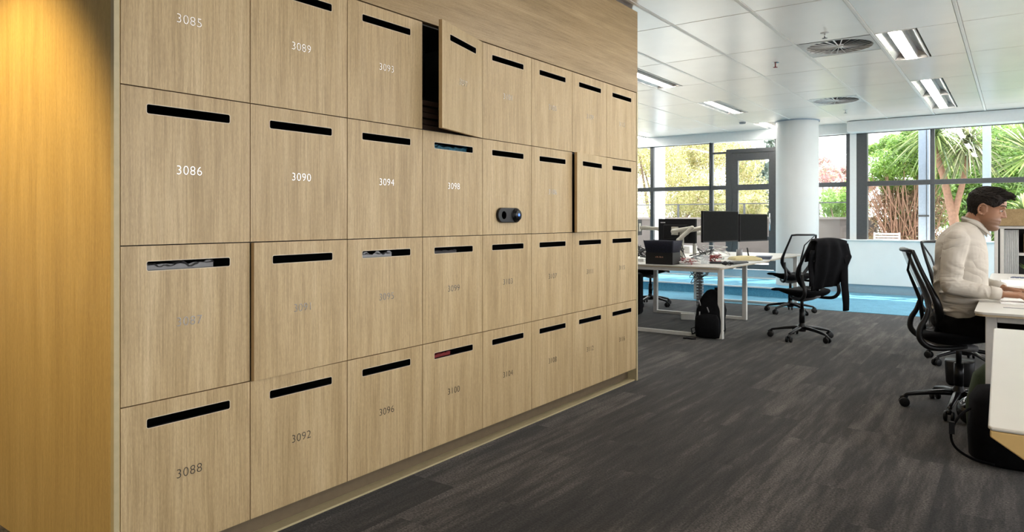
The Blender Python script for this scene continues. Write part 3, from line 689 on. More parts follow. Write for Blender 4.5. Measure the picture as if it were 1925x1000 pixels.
def rnd_cable(cx, cy, z, rx, ry, n, r, seed, h=.05):
    rr = random.Random(seed); pts = []
    for i in range(n): pts.append(Vector((cx + rr.uniform(-rx, rx), cy + rr.uniform(-ry, ry), z + r + rr.random() * h)))
    out = []
    for i in range(n - 1):
        p_, a_, b_, q_ = pts[max(i - 1, 0)], pts[i], pts[i + 1], pts[min(i + 2, n - 1)]
        for t in range(6):
            t /= 6; out.append(.5 * ((2 * a_) + (b_ - p_) * t + (2 * p_ - 5 * a_ + 4 * b_ - q_) * t * t + (3 * a_ - p_ - 3 * b_ + q_) * t ** 3))
    for o in out: o.z = max(o.z, z + r)
    return MB().tube(out, r, 6)
T = .7205
for (cx, cy, rx, ry, n, r, mt, sd_, lb, h) in (
    (-.55, 7.12, .10, .12, 26, .0045, RED, 1, 'tangle of dark red cable beside the black box', .06), (-.56, 7.10, .12, .12, 20, .005, WCABLE, 2, 'tangle of white cable beside the black box', .05),
    (-.46, 7.55, .10, .12, 26, .005, RED, 3, 'red cable coil behind the clear plastic tub', .08), (-.62, 7.7, .12, .15, 22, .005, CABLE, 4, 'black cables hanging under the near dark screen', .16),
    (-.60, 8.0, .14, .25, 22, .006, WCABLE, 5, 'white cables bundled under the two dark screens', .16), (-.88, 7.65, .08, .1, 16, .005, CABLE, 6, 'black cables hanging off the cream monitor arm', .26),
    (-1.35, 8.1, .2, .25, 24, .006, WCABLE, 11, 'white cables near the locker wall edge on the desk', .12), (-1.4, 7.8, .15, .2, 18, .006, CABLE, 12, 'black cables near the locker wall edge on the desk', .15)):
    tag(rnd_cable(cx, cy, T, rx, ry, n, r, sd_, h).build('cable', mt), lb, 'cable')
tub = MB().lathe([(.001, 0), (.045, 0), (.05, .10), (.048, .10), (.043, .004)], 24).build('plastic_cup', CLEAR, loc=(-.40, 7.22, T)); tag(tub, 'clear plastic cup on the near desk among the cables', 'cup')
tub = MB().prism(rrect(-.07, .07, -.05, .05, .01), 0, .003).box(-.07, -.067, -.04, .04, 0, .09).box(.067, .07, -.04, .04, 0, .09).box(-.06, .06, -.05, -.047, 0, .09).box(-.06, .06, .047, .05, 0, .09).build('plastic_tub', CLEAR, loc=(-.50, 7.34, T)); tag(tub, 'clear plastic tub of odds and ends by the red cables', 'tub')
tag(MB().box(-.08, .08, -.05, .05, 0, .018).build('power_adapter', BLACKP, loc=(-.34, 7.40, T), rot=(0, 0, R(30)), bevel=.004), 'flat black adapter beside the clear cup', 'adapter')
tag(MB().box(-.11, .11, -.08, .08, 0, .012).build('notebook', GREYP, loc=(-.24, 7.66, T), rot=(0, 0, R(60)), bevel=.002), 'grey notebook between the cables and the keyboard', 'notebook')
tag(MB().box(-.07, .07, -.03, .03, 0, .035).build('toolbox_case', BLACKP, loc=(-.70, 7.62, T + .0), rot=(0, 0, R(20)), bevel=.006), 'black and orange case behind the red cables', 'case')
tag(MB().ell((0, 0, .018), (.03, .03, .018)).build('tape_roll', ORANGE, loc=(-.63, 7.45, T)), 'orange plug lying next to the black case', 'plug')
kb = empty('keyboard', (-.20, 7.62, T), R(85), 'black keyboard near the right edge of the long desk', 'keyboard'); kb.location = (-.165, 7.50, T)
MB().box(-.20, .20, -.06, .06, 0, .014).build('keyboard_base', BLACKP, kb, bevel=.004)
ks = MB()
for i in range(14):
    for j in range(5): ks.box(-.19 + i * .027, -.19 + i * .027 + .022, -.052 + j * .021, -.052 + j * .021 + .017, .014, .019)
ks.build('keys', pm('dark_keys', (.06, .06, .065), .5), kb)
gl = MB()
for s in (-1, 1): gl.tube([(.027 * math.cos(R(a)) + s * .033, 0, .022 + .020 * math.sin(R(a))) for a in range(0, 360, 20)], .0028, 6, closed=True)
gl.tube([(-.06, 0, .03), (-.062, .13, .022)], .0025, 6).tube([(.06, 0, .03), (.062, .13, .022)], .0025, 6)
tag(gl.build('eyeglasses', BLACKP, loc=(-.135, 7.14, T), rot=(0, 0, R(-30))), 'folded black eyeglasses in front of the keyboard', 'glasses')
tag(MB().ell((0, 0, .016), (.055, .032, .017)).build('computer_mouse', BLACKP, loc=(-.19, 7.24, T), rot=(0, 0, R(70))), 'black computer mouse in front of the keyboard', 'mouse')
env = MB().grid(lambda u, v: (-.17 + .34 * u, -.125 + .25 * v, .002 + .048 * (math.sin(math.pi * u) * math.sin(math.pi * v)) ** .22 + .004 * noise.noise(Vector((u * 6, v * 6, 0)))), 24, 20)
env.grid(lambda u, v: (-.17 + .34 * u, -.125 + .25 * v, .0), 1, 1)
tag(env.build('padded_envelope', MANILA, loc=(-.30, 8.24, T), rot=(0, 0, R(38))), 'bulging manila padded envelope on the long desk', 'envelope')
tag(MB().box(-.09, .09, -.13, .13, 0, .02).box(-.08, .1, -.12, .12, .021, .035).build('book_pair', pm('blue_grey_cover', (.12, .14, .2), .5), loc=(-.20, 8.62, T), rot=(0, 0, R(12)), bevel=.002), 'blue grey book behind the manila envelope', 'book')
cup = empty('pen_cup', (-.52, 8.72, T), 0, 'grey pen cup below the further dark screen', 'cup')
MB().lathe([(.001, 0), (.036, 0), (.038, .10), (.035, .10), (.033, .005)], 24).build('cup_body', GREYP, cup)
tag(MB().tube([(-.34, 8.52, T + .01), (-.37, 8.55, T + .13)], .009, 8).build('marker_pen', BLACKP), 'black marker sticking up behind the manila envelope', 'pen')
tag(MB().box(-.15, .15, -.11, .11, 0, .03).build('paper_stack', PAPER, loc=(-1.30, 7.35, T), rot=(0, 0, R(8)), bevel=.001), 'white paper stack behind the navy bin', 'paper')
tag(MB().box(-.2, .2, -.15, .15, 0, .10).build('white_box', PAPER, loc=(-1.62, 9.5, T), bevel=.006), 'white box on the far end of the desk behind the navy bin', 'box')
tag(MB().box(-.10, .10, -.14, .14, 0, .012).build('paper_tray', PAPER, loc=(-.62, 7.28, T), rot=(0, 0, R(35)), bevel=.001), 'white papers lying under the red cable tangle', 'paper')
# under-desk
sp = MB()
for i in range(20): sp.box(-.035, .035, -.022, .022, .03 + i * .0335, .055 + i * .0335, Matrix.Rotation(.12 * math.sin(i * .5), 4, 'Z'))
sp.cyl((0, 0, 0), (0, 0, .70), .014)
tag(sp.build('cable_spine', GREYP, loc=(-.66, 7.75, 0)), 'grey segmented cable spine running down from the near desk', 'cable spine')
tag(MB().box(-.08, .08, -.05, .05, 0, .07).box(-.02, .02, .05, .10, .02, .05).build('power_box', LEGW, loc=(-.90, 7.98, 0), rot=(0, 0, R(25)), bevel=.006), 'pale power box on the carpet behind the backpack', 'power box')
tag(rnd_cable(-.66, 7.75, .45, .15, .12, 14, .004, 21, .22).build('cable', CABLE), 'black cables looping beneath the near desktop', 'cable')
sc = MB().prism(rrect(-.17, .17, -.12, .12, .06), .0, .52); tag(sc.build('suitcase', BLACKF, loc=(-1.70, 8.02, 0.0), rot=(0, 0, R(10)), bevel=.04, seg=4), 'black suitcase on the carpet under the desk at the locker wall edge', 'suitcase')
# backpack
def superell(m, prof, n=28, p=.7, jit=.0, seed=0):
    vs = []
    for k, (z, rx, ry, ox, oy) in enumerate(prof):
        for j in range(n):
            a = 2 * math.pi * j / n; c, s_ = math.cos(a), math.sin(a)
            q = 1 + jit * noise.noise(Vector((c * 2 + seed, s_ * 2, z * 9)))
            vs.append((ox + rx * q * math.copysign(abs(c) ** p, c), oy + ry * q * math.copysign(abs(s_) ** p, s_), z))
    L_ = len(prof); m.add(vs, [(i * n + j, i * n + (j + 1) % n, (i + 1) * n + (j + 1) % n, (i + 1) * n + j) for i in range(L_ - 1) for j in range(n)] + [tuple(range(n - 1, -1, -1)), tuple((L_ - 1) * n + j for j in range(n))], True); return m
bpk = empty('backpack', (-.235, 6.90, 0), R(8), 'black backpack with grey zip pulls leaning on the white desk leg', 'backpack')
superell(MB(), [(0, .10, .07, 0, 0), (.01, .135, .10, 0, 0), (.08, .150, .115, 0, 0), (.18, .148, .115, .0, .01), (.28, .138, .105, .01, .015), (.37, .118, .09, .015, .02), (.43, .09, .075, .02, .025), (.47, .055, .05, .02, .03), (.485, .02, .02, .02, .03)], jit=.10).build('bag_body', BLACKF, bpk)
superell(MB(), [(.02, .08, .03, 0, -.11), (.03, .115, .045, 0, -.11), (.12, .12, .055, 0, -.11), (.20, .115, .045, .0, -.105), (.24, .09, .03, .0, -.10), (.25, .03, .01, 0, -.10)], jit=.08, seed=3).build('front_pocket', BLACKF, bpk)
MB().tube([(.05, .06, .43), (.06, .03, .50), (.075, .03, .505), (.08, .07, .43)], .012, 8, flat=1.6).build('grab_handle', BLACKF, bpk)
for x, y, z, dx in ((0.0, -.125, .32, .02), (-.075, -.115, .27, .0), (.095, -.10, .21, -.01), (-.085, -.095, .38, .015)):
    MB().tube([(x, y, z), (x + dx, y - .006, z - .05)], .006, 6).build('zip_pull', GREYP, bpk)
MB().tube([(-.13, -.02, .10), (-.18, -.03, .08), (-.165, -.05, .03), (-.12, -.06, .05)], .010, 8, flat=.4).build('side_strap', BLACKF, bpk)
tag(MB().tube([(-.42, 6.66, .006), (-.38, 6.67, .008), (-.33, 6.665, .006), (-.30, 6.69, .006)], .006, 6).build('strap', BLACKF), 'small black strap lying on the carpet left of the backpack', 'strap')

# ------------------------------------------------------------------ things by the man's desk
tag(superell(MB(), [(0, .20, .12, 0, 0), (.02, .24, .15, 0, 0), (.15, .245, .155, 0, 0), (.30, .235, .14, 0, 0), (.36, .20, .11, 0, 0), (.375, .1, .05, 0, 0)], jit=.08, seed=2).build('laptop_bag', BLACKF, loc=(2.33, 4.22, 0), rot=(0, 0, R(4))), 'black bag on the carpet beneath the nearest pale desk', 'bag')
bs = [o for o in bpy.data.objects if o.name.startswith('laptop_bag')][0]
MB().tube(smooth([(-.23, -.05, .26), (-.28, -.09, .22), (-.315, -.10, .14), (-.30, -.11, .07), (-.23, -.13, .03), (-.14, -.15, .02)], 5), .009, 8, flat=.5).build('bag_strap', BLACKF, bs)
MB().box(-.325, -.30, -.112, -.09, .13, .19).build('strap_buckle', BLACKP, bs)
gb = superell(MB(), [(0, .10, .07, 0, 0), (.03, .13, .09, 0, 0), (.2, .14, .10, 0, 0), (.36, .11, .08, .0, 0), (.42, .06, .05, .01, 0), (.43, .02, .02, .01, 0)], jit=.08, seed=5).build('green_rucksack', GREEN, loc=(2.20, 4.56, .0))
tag(gb, 'dark olive green rucksack standing behind the black bag at the desk leg', 'rucksack')
MB().tube([(-.02, -.05, .42), (-.035, -.05, .46), (.0, -.05, .475), (.02, -.05, .44)], .006, 6).build('grab_loop', GREYP, gb)
tag(superell(MB(), [(0, .07, .06, 0, 0), (.02, .085, .07, 0, 0), (.17, .095, .08, 0, 0), (.18, .09, .075, 0, 0)], p=.5, jit=.03).build('waste_bin', BLACKP, loc=(1.955, 5.98, 0)), 'black bin on the carpet behind the chair pole of the seated man', 'bin')
hm = MB().ell((0, 0, .085), (.135, .105, .10), 24, 14); ho = hm.build('bike_helmet', pm('glossy_black', (.012, .011, .011), .12), loc=(2.13, 4.86, 0), rot=(0, 0, R(20))); tag(ho, 'glossy black helmet on the carpet beside the chair base', 'helmet')
for i in range(3): MB().tube([(-.12 + .02 * i, -.05 + .04 * i, .12), (-.05, -.07 + .05 * i, .175), (.04, -.06 + .05 * i, .18)], .008, 6).build('helmet_rib', CHROME, ho)
# papers and keyboard on the man's desk
D = .7206
tag(MB().box(-.16, .16, -.2, .2, 0, .006).build('paper_stack', PAPER, loc=(2.36, 5.02, D), rot=(0, 0, R(4))), 'white papers under the hands of the seated man', 'paper')
lp = empty('laptop', (2.62, 5.02, D), 0, 'laptop keyboard under the fingers of the seated man', 'laptop')
MB().box(-.12, .12, -.16, .16, 0, .016).build('laptop_base', GREYP, lp, bevel=.004)
tag(MB().box(-.2, .2, -.22, .22, 0, .008).build('magazine', pm('pale_green_cover', (.62, .62, .45), .5), loc=(2.40, 5.52, D), rot=(0, 0, R(-12))), 'open pale magazine beyond the hands of the seated man', 'magazine')
tag(MB().box(-.22, .22, -.30, .30, 0, .012).build('paper_stack', PAPER, loc=(2.42, 6.3, D), rot=(0, 0, R(3))), 'large white papers on the desk beyond the seated man', 'paper')
kb2 = empty('keyboard', (2.44, 6.72, D + .0), R(-8), 'white keyboard with dark keys on the desk by the cabinet', 'keyboard')
MB().box(-.2, .2, -.07, .07, 0, .02).build('keyboard_base', PAPER, kb2, bevel=.004)
ks = MB()
for i in range(12):
    for j in range(4): ks.box(-.185 + i * .031, -.185 + i * .031 + .024, -.056 + j * .028, -.056 + j * .028 + .020, .02, .026)
ks.build('keys', pm('slate_keys', (.12, .14, .22), .5), kb2)

# ------------------------------------------------------------------ cabinet behind
cb = empty('tambour_cabinet', (2.9, 8.22, 0), 0, 'white tambour door cabinet with oak top box behind the seated man', 'cabinet')
X0, X1 = 2.118 - 2.9, .7
MB().box(X0, X0 + .03, -.22, .22, 0, 1.135).box(X1 - .03, X1, -.22, .22, 0, 1.135).box(X0, X1, .20, .22, 0, 1.135).box(X0, X1, -.22, .22, 1.11, 1.135).box(X0, X1, -.22, .22, 0, .06) \
    .box(X0 + .045, X0 + .075, -.225, -.20, .06, 1.11).build('cabinet_body', LEGW, cb, bevel=.003)
MB().box(X0 + .03, X0 + .045, -.215, .20, .06, 1.11).box(X0 + .075, X1 - .03, .12, .20, .06, 1.11).build('cabinet_inside', LOCKIN, cb)
m = MB()
for i in range(8): m.tube([(X0 + .082 + i * .014, -.20, .07), (X0 + .082 + i * .014, -.20, 1.10)], .007, 8)
m.build('tambour_door', pm('grey_tambour', (.42, .43, .42), .5), cb)
MB().box(X0 + .19, X1 - .03, -.19, .15, .86, .885).box(X0 + .19, X1 - .03, -.19, .15, .5, .52).build('shelf', LEGW, cb)
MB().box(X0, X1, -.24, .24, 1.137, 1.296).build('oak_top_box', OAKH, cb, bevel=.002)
rb = random.Random(4); x = X0 + 2.9 + .225
bkc = [(.42, .28, .12), (.30, .17, .08), (.5, .36, .18), (.22, .13, .07)]
for i in range(7):
    w = .03 + rb.random() * .02; h = .17 + rb.random() * .04
    b_ = MB().box(0, w, 0, .14, 0, h).build('binder', pm('binder_%s' % ['tan', 'brown', 'sand', 'umber'][i % 4], bkc[i % 4], .5), loc=(x, 8.08, .886), bevel=.003); x += w + .004
    tag(b_, 'brown toned binder standing on the upper shelf of the cabinet', 'binder', 'binders on the cabinet shelf')
pl = empty('potted_plant', (2.40, 8.06, .521), 0, 'small green plant on the lower shelf of the cabinet', 'plant')
MB().lathe([(.001, 0), (.04, 0), (.055, .09), (.05, .09), (.045, .01)], 20).build('pot', GREYP, pl)
m = MB()
for i in range(14):
    a = i * 2.4; l = .10 + .06 * rb.random(); q = Vector((math.cos(a), math.sin(a), 0)); pr = Vector((-q.y, q.x, 0)) * .012
    p = [Vector((0, 0, .08)), q * l * .4 + Vector((0, 0, .08 + l)), q * l * .8 + Vector((0, 0, .08 + l * 1.2))]
    m.add([p[0] - pr * .3, p[0] + pr * .3, p[1] + pr, p[1] - pr, p[2]], [(0, 1, 2, 3), (3, 2, 4)])
m.build('leaves', LF_GRN, pl)

# ------------------------------------------------------------------ the man
def remesh(mb, name, mat, parent=None, voxel=.005, smooth=4, displace=None):
    o = mb.build(name, mat, parent); r = o.modifiers.new('re', 'REMESH'); r.mode = 'VOXEL'; r.voxel_size = voxel; r.use_smooth_shade = True
    s = o.modifiers.new('sm', 'SMOOTH'); s.iterations = smooth; s.factor = .5
    if displace:
        t = bpy.data.textures.new(name + '_folds', 'CLOUDS'); t.noise_scale = displace[1]; t.noise_depth = 1
        d = o.modifiers.new('fold', 'DISPLACE'); d.texture = t; d.strength = displace[0]; d.mid_level = .5; d.texture_coords = 'LOCAL'
    return o
V = Vector
HC = V((2.134, 5.10, 1.254)); PITCHH = R(13)           # head centre (ear height), head tipped forward
HM = Matrix.Translation(HC) @ Matrix.Rotation(PITCHH, 4, 'Y')
HF = [(-.118, .062), (-.110, .082), (-.098, .092), (-.086, .091), (-.076, .084), (-.066, .092), (-.058, .090), (-.054, .088), (-.046, .094), (-.038, .089), (-.028, .088), (-.01, .088), (.010, .086), (.022, .087), (.036, .097), (.05, .097), (.07, .094), (.09, .083), (.108, .062), (.122, .03), (.128, .005)]
def interp(tab, z):
    if z <= tab[0][0]: return tab[0][1]
    for (a, b_), (c, d_) in zip(tab, tab[1:]):
        if z <= c: return b_ + (d_ - b_) * (z - a) / (c - a)
    return tab[-1][1]
HBk = [(-.118, .02), (-.10, -.01), (-.08, -.035), (-.05, -.068), (-.01, -.088), (.04, -.098), (.08, -.088), (.108, -.06), (.122, -.03), (.128, -.005)]
HW = [(-.118, .020), (-.108, .036), (-.09, .048), (-.06, .060), (-.03, .066), (0, .071), (.04, .076), (.08, .070), (.108, .046), (.122, .022), (.128, .004)]
SKINB = MB()
nz, nr = 60, 48
vs = []
for i in range(nz + 1):
    z = -.118 + .246 * i / nz; fx, bk, wd = interp(HF, z), interp(HBk, z), interp(HW, z); cx_ = (fx + bk) / 2; ax = (fx - bk) / 2
    for j in range(nr):
        a = 2 * math.pi * j / nr; c, s_ = math.cos(a), math.sin(a)
        p = .85 if c > 0 and z < .05 else 1
        x = cx_ + ax * math.copysign(abs(c) ** p, c); y = wd * s_
        if c > 0 and -.02 < z < .035: # eye sockets
            x -= .008 * math.exp(-((abs(y) - .032) / .013) ** 2 - ((z - .014) / .011) ** 2)
        vs.append(HM @ V((x, y, z)))
SKINB.add(vs, [(i * nr + j, i * nr + (j + 1) % nr, (i + 1) * nr + (j + 1) % nr, (i + 1) * nr + j) for i in range(nz) for j in range(nr)] + [tuple(range(nr - 1, -1, -1)), tuple(nz * nr + j for j in range(nr))])
def hc(p0, p1, r0, r1): SKINB.cap(HM @ V(p0), HM @ V(p1), r0, r1)
hc((.086, 0, .022), (.100, 0, -.008), .0080, .0100); hc((.098, 0, -.014), (.105, 0, -.018), .0115, .0095); hc((.090, 0, .0), (.094, 0, -.018), .011, .012)      # nose
for s in (-1, 1): hc((.090, s * .011, -.022), (.097, s * .009, -.022), .0085, .007)
hc((.086, -.02, -.047), (.086, .02, -.047), .0065, .0065); hc((.085, -.018, -.060), (.085, .018, -.060), .0065, .0065)    # lips
hc((.088, -.035, .036), (.090, -.01, .032), .009, .008); hc((.088, .035, .036), (.090, .01, .032), .009, .008)            # brow
for s in (-1, 1):
    pts = [HM @ V((-.012 + .019 * math.cos(a) - .002, s * (.073 + .010 * (math.cos(a) < .3) + .004), .004 + .031 * math.sin(a))) for a in [R(q) for q in range(0, 360, 24)]]
    SKINB.tube(pts, .0055, 8, closed=True); SKINB.ell(HM @ V((-.010, s * .074, .003)), (.017, .0085, .028)); SKINB.ell(HM @ V((.006, s * .076, -.004)), (.006, .006, .009)); SKINB.ell(HM @ V((-.004, s * .076, -.026)), (.008, .006, .008))
for s in (-1, 1): SKINB.ell(HM @ V((.0725, s * .031, .0195)), (.0128, .0125, .0112)); SKINB.ell(HM @ V((.073, s * .032, .003)), (.011, .012, .008))
# neck, torso, limbs (the body under the clothes)
NB = V((2.045, 5.10, 1.115))
SKINB.cap(NB, HC + V((-.037, 0, -.035)), .066, .058, 20); SKINB.cap(NB + V((.02, 0, 0)), HC + V((.02, 0, -.06)), .050, .045, 16)
SKINB.ell((2.02, 5.10, 1.0), (.105, .15, .15)); SKINB.ell((2.0, 5.10, .82), (.11, .14, .17)); SKINB.ell((1.985, 5.10, .62), (.12, .16, .10))
# right (camera side) and left arm
SR, ER, WR = V((1.998, 4.925, 1.070)), V((1.972, 4.845, .808)), V((2.212, 4.915, .766))
SL, EL, WL = V((2.01, 5.275, 1.070)), V((2.03, 5.37, .81)), V((2.22, 5.22, .775))
for a, e, w in ((SR, ER, WR), (SL, EL, WL)):
    SKINB.cap(a, e, .046, .038); SKINB.cap(e, w, .038, .026)
def hand(w, d, side, down):
    """w wrist, d forward direction, side = direction towards the thumb, down = palm side"""
    d, side, down = d.normalized(), side.normalized(), down.normalized()
    palm_end = w + d * .085
    for k, q in enumerate((-.026, -.009, .009, .026)): SKINB.cap(w + d * .015 + side * q * .7, palm_end + side * q + down * .004, .0145, .0125, 10)
    for k, (q, L_) in enumerate(((.029, .066), (.010, .074), (-.010, .068), (-.028, .054))):
        b0 = palm_end + side * q; d1 = (d * .94 + down * (.22 + .06 * k) + side * q * 3.0).normalized(); d2 = (d * .78 + down * (.62 + .08 * k) + side * q * 1.5).normalized()
        m1 = b0 + d1 * L_ * .48; m2 = m1 + d2 * L_ * .30; m3 = m2 + (d2 + down * .25).normalized() * L_ * .24
        SKINB.cap(b0, m1, .0105, .0092, 10); SKINB.cap(m1, m2, .0092, .0084, 10); SKINB.cap(m2, m3, .0084, .0074, 10)
    t0 = w + d * .025 + side * .024; t1 = t0 + (d * .7 + side * .62 + down * .2).normalized() * .038; t2 = t1 + (d * .92 + side * .2 + down * .25).normalized() * .032
    SKINB.cap(t0, t1, .0135, .0115, 10); SKINB.cap(t1, t2, .0115, .0088, 10)
hand(WR, V((1, .10, .02)), V((.12, 1, .15)), V((.05, -.1, -1)))
hand(WL, V((1, -.22, -.02)), V((.2, -1, .1)), V((.05, .1, -1)))
# legs under the trousers
HR, HL = V((1.99, 5.0, .57)), V((1.99, 5.2, .57)); KR, KL = V((2.40, 4.97, .545)), V((2.40, 5.24, .545)); AR, AL = V((2.30, 4.98, .12)), V((2.42, 5.24, .12))
for h, k, a in ((HR, KR, AR), (HL, KL, AL)):
    SKINB.cap(h, k, .07, .05); SKINB.cap(k, a, .048, .034); SKINB.cap(a, a + V((.13, 0, -.07)), .034, .026)
def skin_material():
    m, nt, N, L, b = new_mat('skin')
    t = N.new('ShaderNodeTexCoord')
    def mask(c, r0, r1, sc=(1, 1, 1)):
        mp = N.new('ShaderNodeMapping'); mp.vector_type = 'POINT'; L.new(t.outputs['Object'], mp.inputs['Vector'])
        mp.inputs['Location'].default_value = tuple(-c[i] * sc[i] for i in range(3)); mp.inputs['Scale'].default_value = sc
        ln = N.new('ShaderNodeVectorMath'); ln.operation = 'LENGTH'; L.new(mp.outputs[0], ln.inputs[0])
        mr = N.new('ShaderNodeMapRange'); mr.inputs['From Min'].default_value = r0; mr.inputs['From Max'].default_value = r1; mr.inputs['To Min'].default_value = 1; mr.inputs['To Max'].default_value = 0
        L.new(ln.outputs['Value'], mr.inputs['Value']); return mr
    n = N.new('ShaderNodeTexNoise'); n.inputs['Scale'].default_value = 22; L.new(t.outputs['Object'], n.inputs['Vector'])
    r = N.new('ShaderNodeValToRGB'); L.new(n.outputs['Fac'], r.inputs[0]); r.color_ramp.elements[0].color = (.24, .11, .058, 1); r.color_ramp.elements[1].color = (.32, .155, .083, 1)
    jaw = HM @ V((.045, 0, -.085)); bm_ = mask(jaw, .055, .085)
    n2 = N.new('ShaderNodeTexNoise'); n2.inputs['Scale'].default_value = 500; L.new(t.outputs['Object'], n2.inputs['Vector'])
    mm = N.new('ShaderNodeMath'); mm.operation = 'MULTIPLY'; L.new(bm_.outputs[0], mm.inputs[0]); mm.inputs[1].default_value = .55
    mx = N.new('ShaderNodeMixRGB'); L.new(mm.outputs[0], mx.inputs[0]); L.new(r.outputs[0], mx.inputs[1]); mx.inputs[2].default_value = (.10, .062, .040, 1)   # stubble
    L.new(mx.outputs[0], b.inputs['Base Color']); b.inputs['Roughness'].default_value = .5; b.inputs['Subsurface Weight'].default_value = .08; b.inputs['Subsurface Radius'].default_value = (.01, .004, .002)
    bp = N.new('ShaderNodeBump'); bp.inputs['Strength'].default_value = .2; bp.inputs['Distance'].default_value = .001; L.new(n2.outputs['Fac'], bp.inputs['Height']); L.new(bp.outputs[0], b.inputs['Normal'])
    return m
man = remesh(SKINB, 'person', skin_material(), voxel=.0035, smooth=3)
tag(man, 'man in off white shirt and black trousers seated at the desk, typing', 'person')
# eyes, brows
for s in (-1, 1):
    e = MB().ell(HM @ V((.0735, s * .031, .013)), .0112); eo = e.build('eye', pm('eye_white', (.42, .38, .34), .2), man)
    MB().ell(HM @ V((.0812, s * .0325, .0115)), .0060).build('iris', pm('dark_iris', (.02, .012, .008), .2), eo)
    b_ = MB()
    for k in range(16):
        t = k / 15; p = V((.097 - .026 * t * t, s * (.012 + .042 * t), .036 + .008 * math.sin(t * 2.6))); b_.cap(HM @ p, HM @ (p + V((.001, s * .008, .003))), .0028, .0015, 6)
    b_.build('eyebrow', HAIR, man)
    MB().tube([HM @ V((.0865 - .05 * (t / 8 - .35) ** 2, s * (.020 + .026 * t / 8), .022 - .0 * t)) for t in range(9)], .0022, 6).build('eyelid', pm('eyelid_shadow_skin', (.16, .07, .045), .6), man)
# hair: cap and combed tufts
hb = MB(); vs = []
nzz, nrr = 26, 48
def hairline(a):     # lowest z of the hair for angle a round the head (0 = front)
    q = abs(math.degrees(a)); tb = [(0, .082), (25, .078), (42, .062), (50, .038), (64, .020), (80, .032), (100, .030), (112, -.02), (130, -.050), (180, -.060)]
    return interp(tb, q)
for i in range(nzz + 1):
    for j in range(nrr):
        a = -math.pi + 2 * math.pi * j / nrr; zl = hairline(a); z = zl + (.1285 - zl) * i / nzz
        fx, bk, wd = interp(HF, z), interp(HBk, z), interp(HW, z); cx_ = (fx + bk) / 2; ax = (fx - bk) / 2
        th = .004 + .012 * min(1, max(0, (z - .0) / .08)) ; k = min(1, i / 2) ; th *= k
        c, s_ = math.cos(a), math.sin(a)
        vs.append(HM @ V((cx_ + (ax + th) * c, (wd + th * .8) * s_, z + th * .9 * max(0, (z - .06) / .065))))
hb.add(vs, [(i * nrr + j, i * nrr + (j + 1) % nrr, (i + 1) * nrr + (j + 1) % nrr, (i + 1) * nrr + j) for i in range(nzz) for j in range(nrr)] + [tuple(nzz * nrr + j for j in range(nrr))], True)
rh = random.Random(3)
for k in range(520):
    a = rh.uniform(-math.pi, math.pi); zl = hairline(a); z = zl + .006 + (.124 - zl) * rh.random() ** .8
    z = min(z, .1275)
    fx, bk, wd = interp(HF, z), interp(HBk, z), interp(HW, z); cx_ = (fx + bk) / 2; ax = (fx - bk) / 2
    th = .002 + .012 * min(1, max(0, z / .08)); c, s_ = math.cos(a), math.sin(a)
    p = V((cx_ + (ax + th) * c, (wd + th * .8) * s_, z + th * max(0, (z - .06) / .065)))
    top = max(0, min(1, (z - .05) / .05)); d = V((.020 * top + .002, 0, -.012 * (1 - top) + .005 * top)) + V((rh.uniform(-.004, .004), rh.uniform(-.004, .004), rh.uniform(-.002, .004)))
    hb.cap(HM @ p, HM @ (p + d), .0040 + .0015 * top, .0014, 6)
for k in range(110):        # quiff rising over the forehead
    y = rh.uniform(-.045, .045); x0 = .045 + rh.uniform(-.03, .035); z0_ = .112 + rh.uniform(-.012, .010) - .35 * abs(y)
    p = V((x0, y, z0_)); p1 = p + V((.030, 0, .008)); p2 = p1 + V((.020 + rh.uniform(0, .008), 0, -.006 + rh.uniform(-.006, .004)))
    hb.cap(HM @ p, HM @ p1, .008, .007, 6); hb.cap(HM @ p1, HM @ p2, .007, .002, 6)
hb.build('hair', HAIR, man)
# shirt
sh = MB()
def shell(prof):      # list of (centre, rx, ry, tilt)
    n = 40; vs = []
    for c, rx, ry, p in prof:
        for j in range(n):
            a = 2 * math.pi * j / n; co, si = math.cos(a), math.sin(a)
            vs.append(V(c) + V((rx * math.copysign(abs(co) ** p, co), ry * math.copysign(abs(si) ** p, si), .0)))
    k = len(prof); sh.add(vs, [(i * n + j, i * n + (j + 1) % n, (i + 1) * n + (j + 1) % n, (i + 1) * n + j) for i in range(k - 1) for j in range(n)] + [tuple(range(n - 1, -1, -1)), tuple((k - 1) * n + j for j in range(n))])
shell([((2.02, 5.1, .595), .118, .175, .85), ((2.02, 5.1, .64), .130, .185, .85), ((2.015, 5.1, .72), .138, .188, .85), ((2.007, 5.1, .82), .143, .188, .85), ((2.012, 5.1, .92), .140, .192, .85),
       ((2.010, 5.1, 1.0), .138, .200, .85), ((2.008, 5.1, 1.06), .130, .194, .88), ((2.014, 5.1, 1.11), .112, .165, .92), ((2.024, 5.1, 1.145), .092, .118, 1), ((2.040, 5.1, 1.17), .074, .082, 1), ((2.05, 5.1, 1.182), .066, .070, 1)])
sh.cap(V((2.01, 5.02, 1.11)), SR + V((0, .01, -.005)), .055, .066, 16); sh.cap(V((2.01, 5.18, 1.11)), SL + V((0, -.01, -.005)), .055, .066, 16)
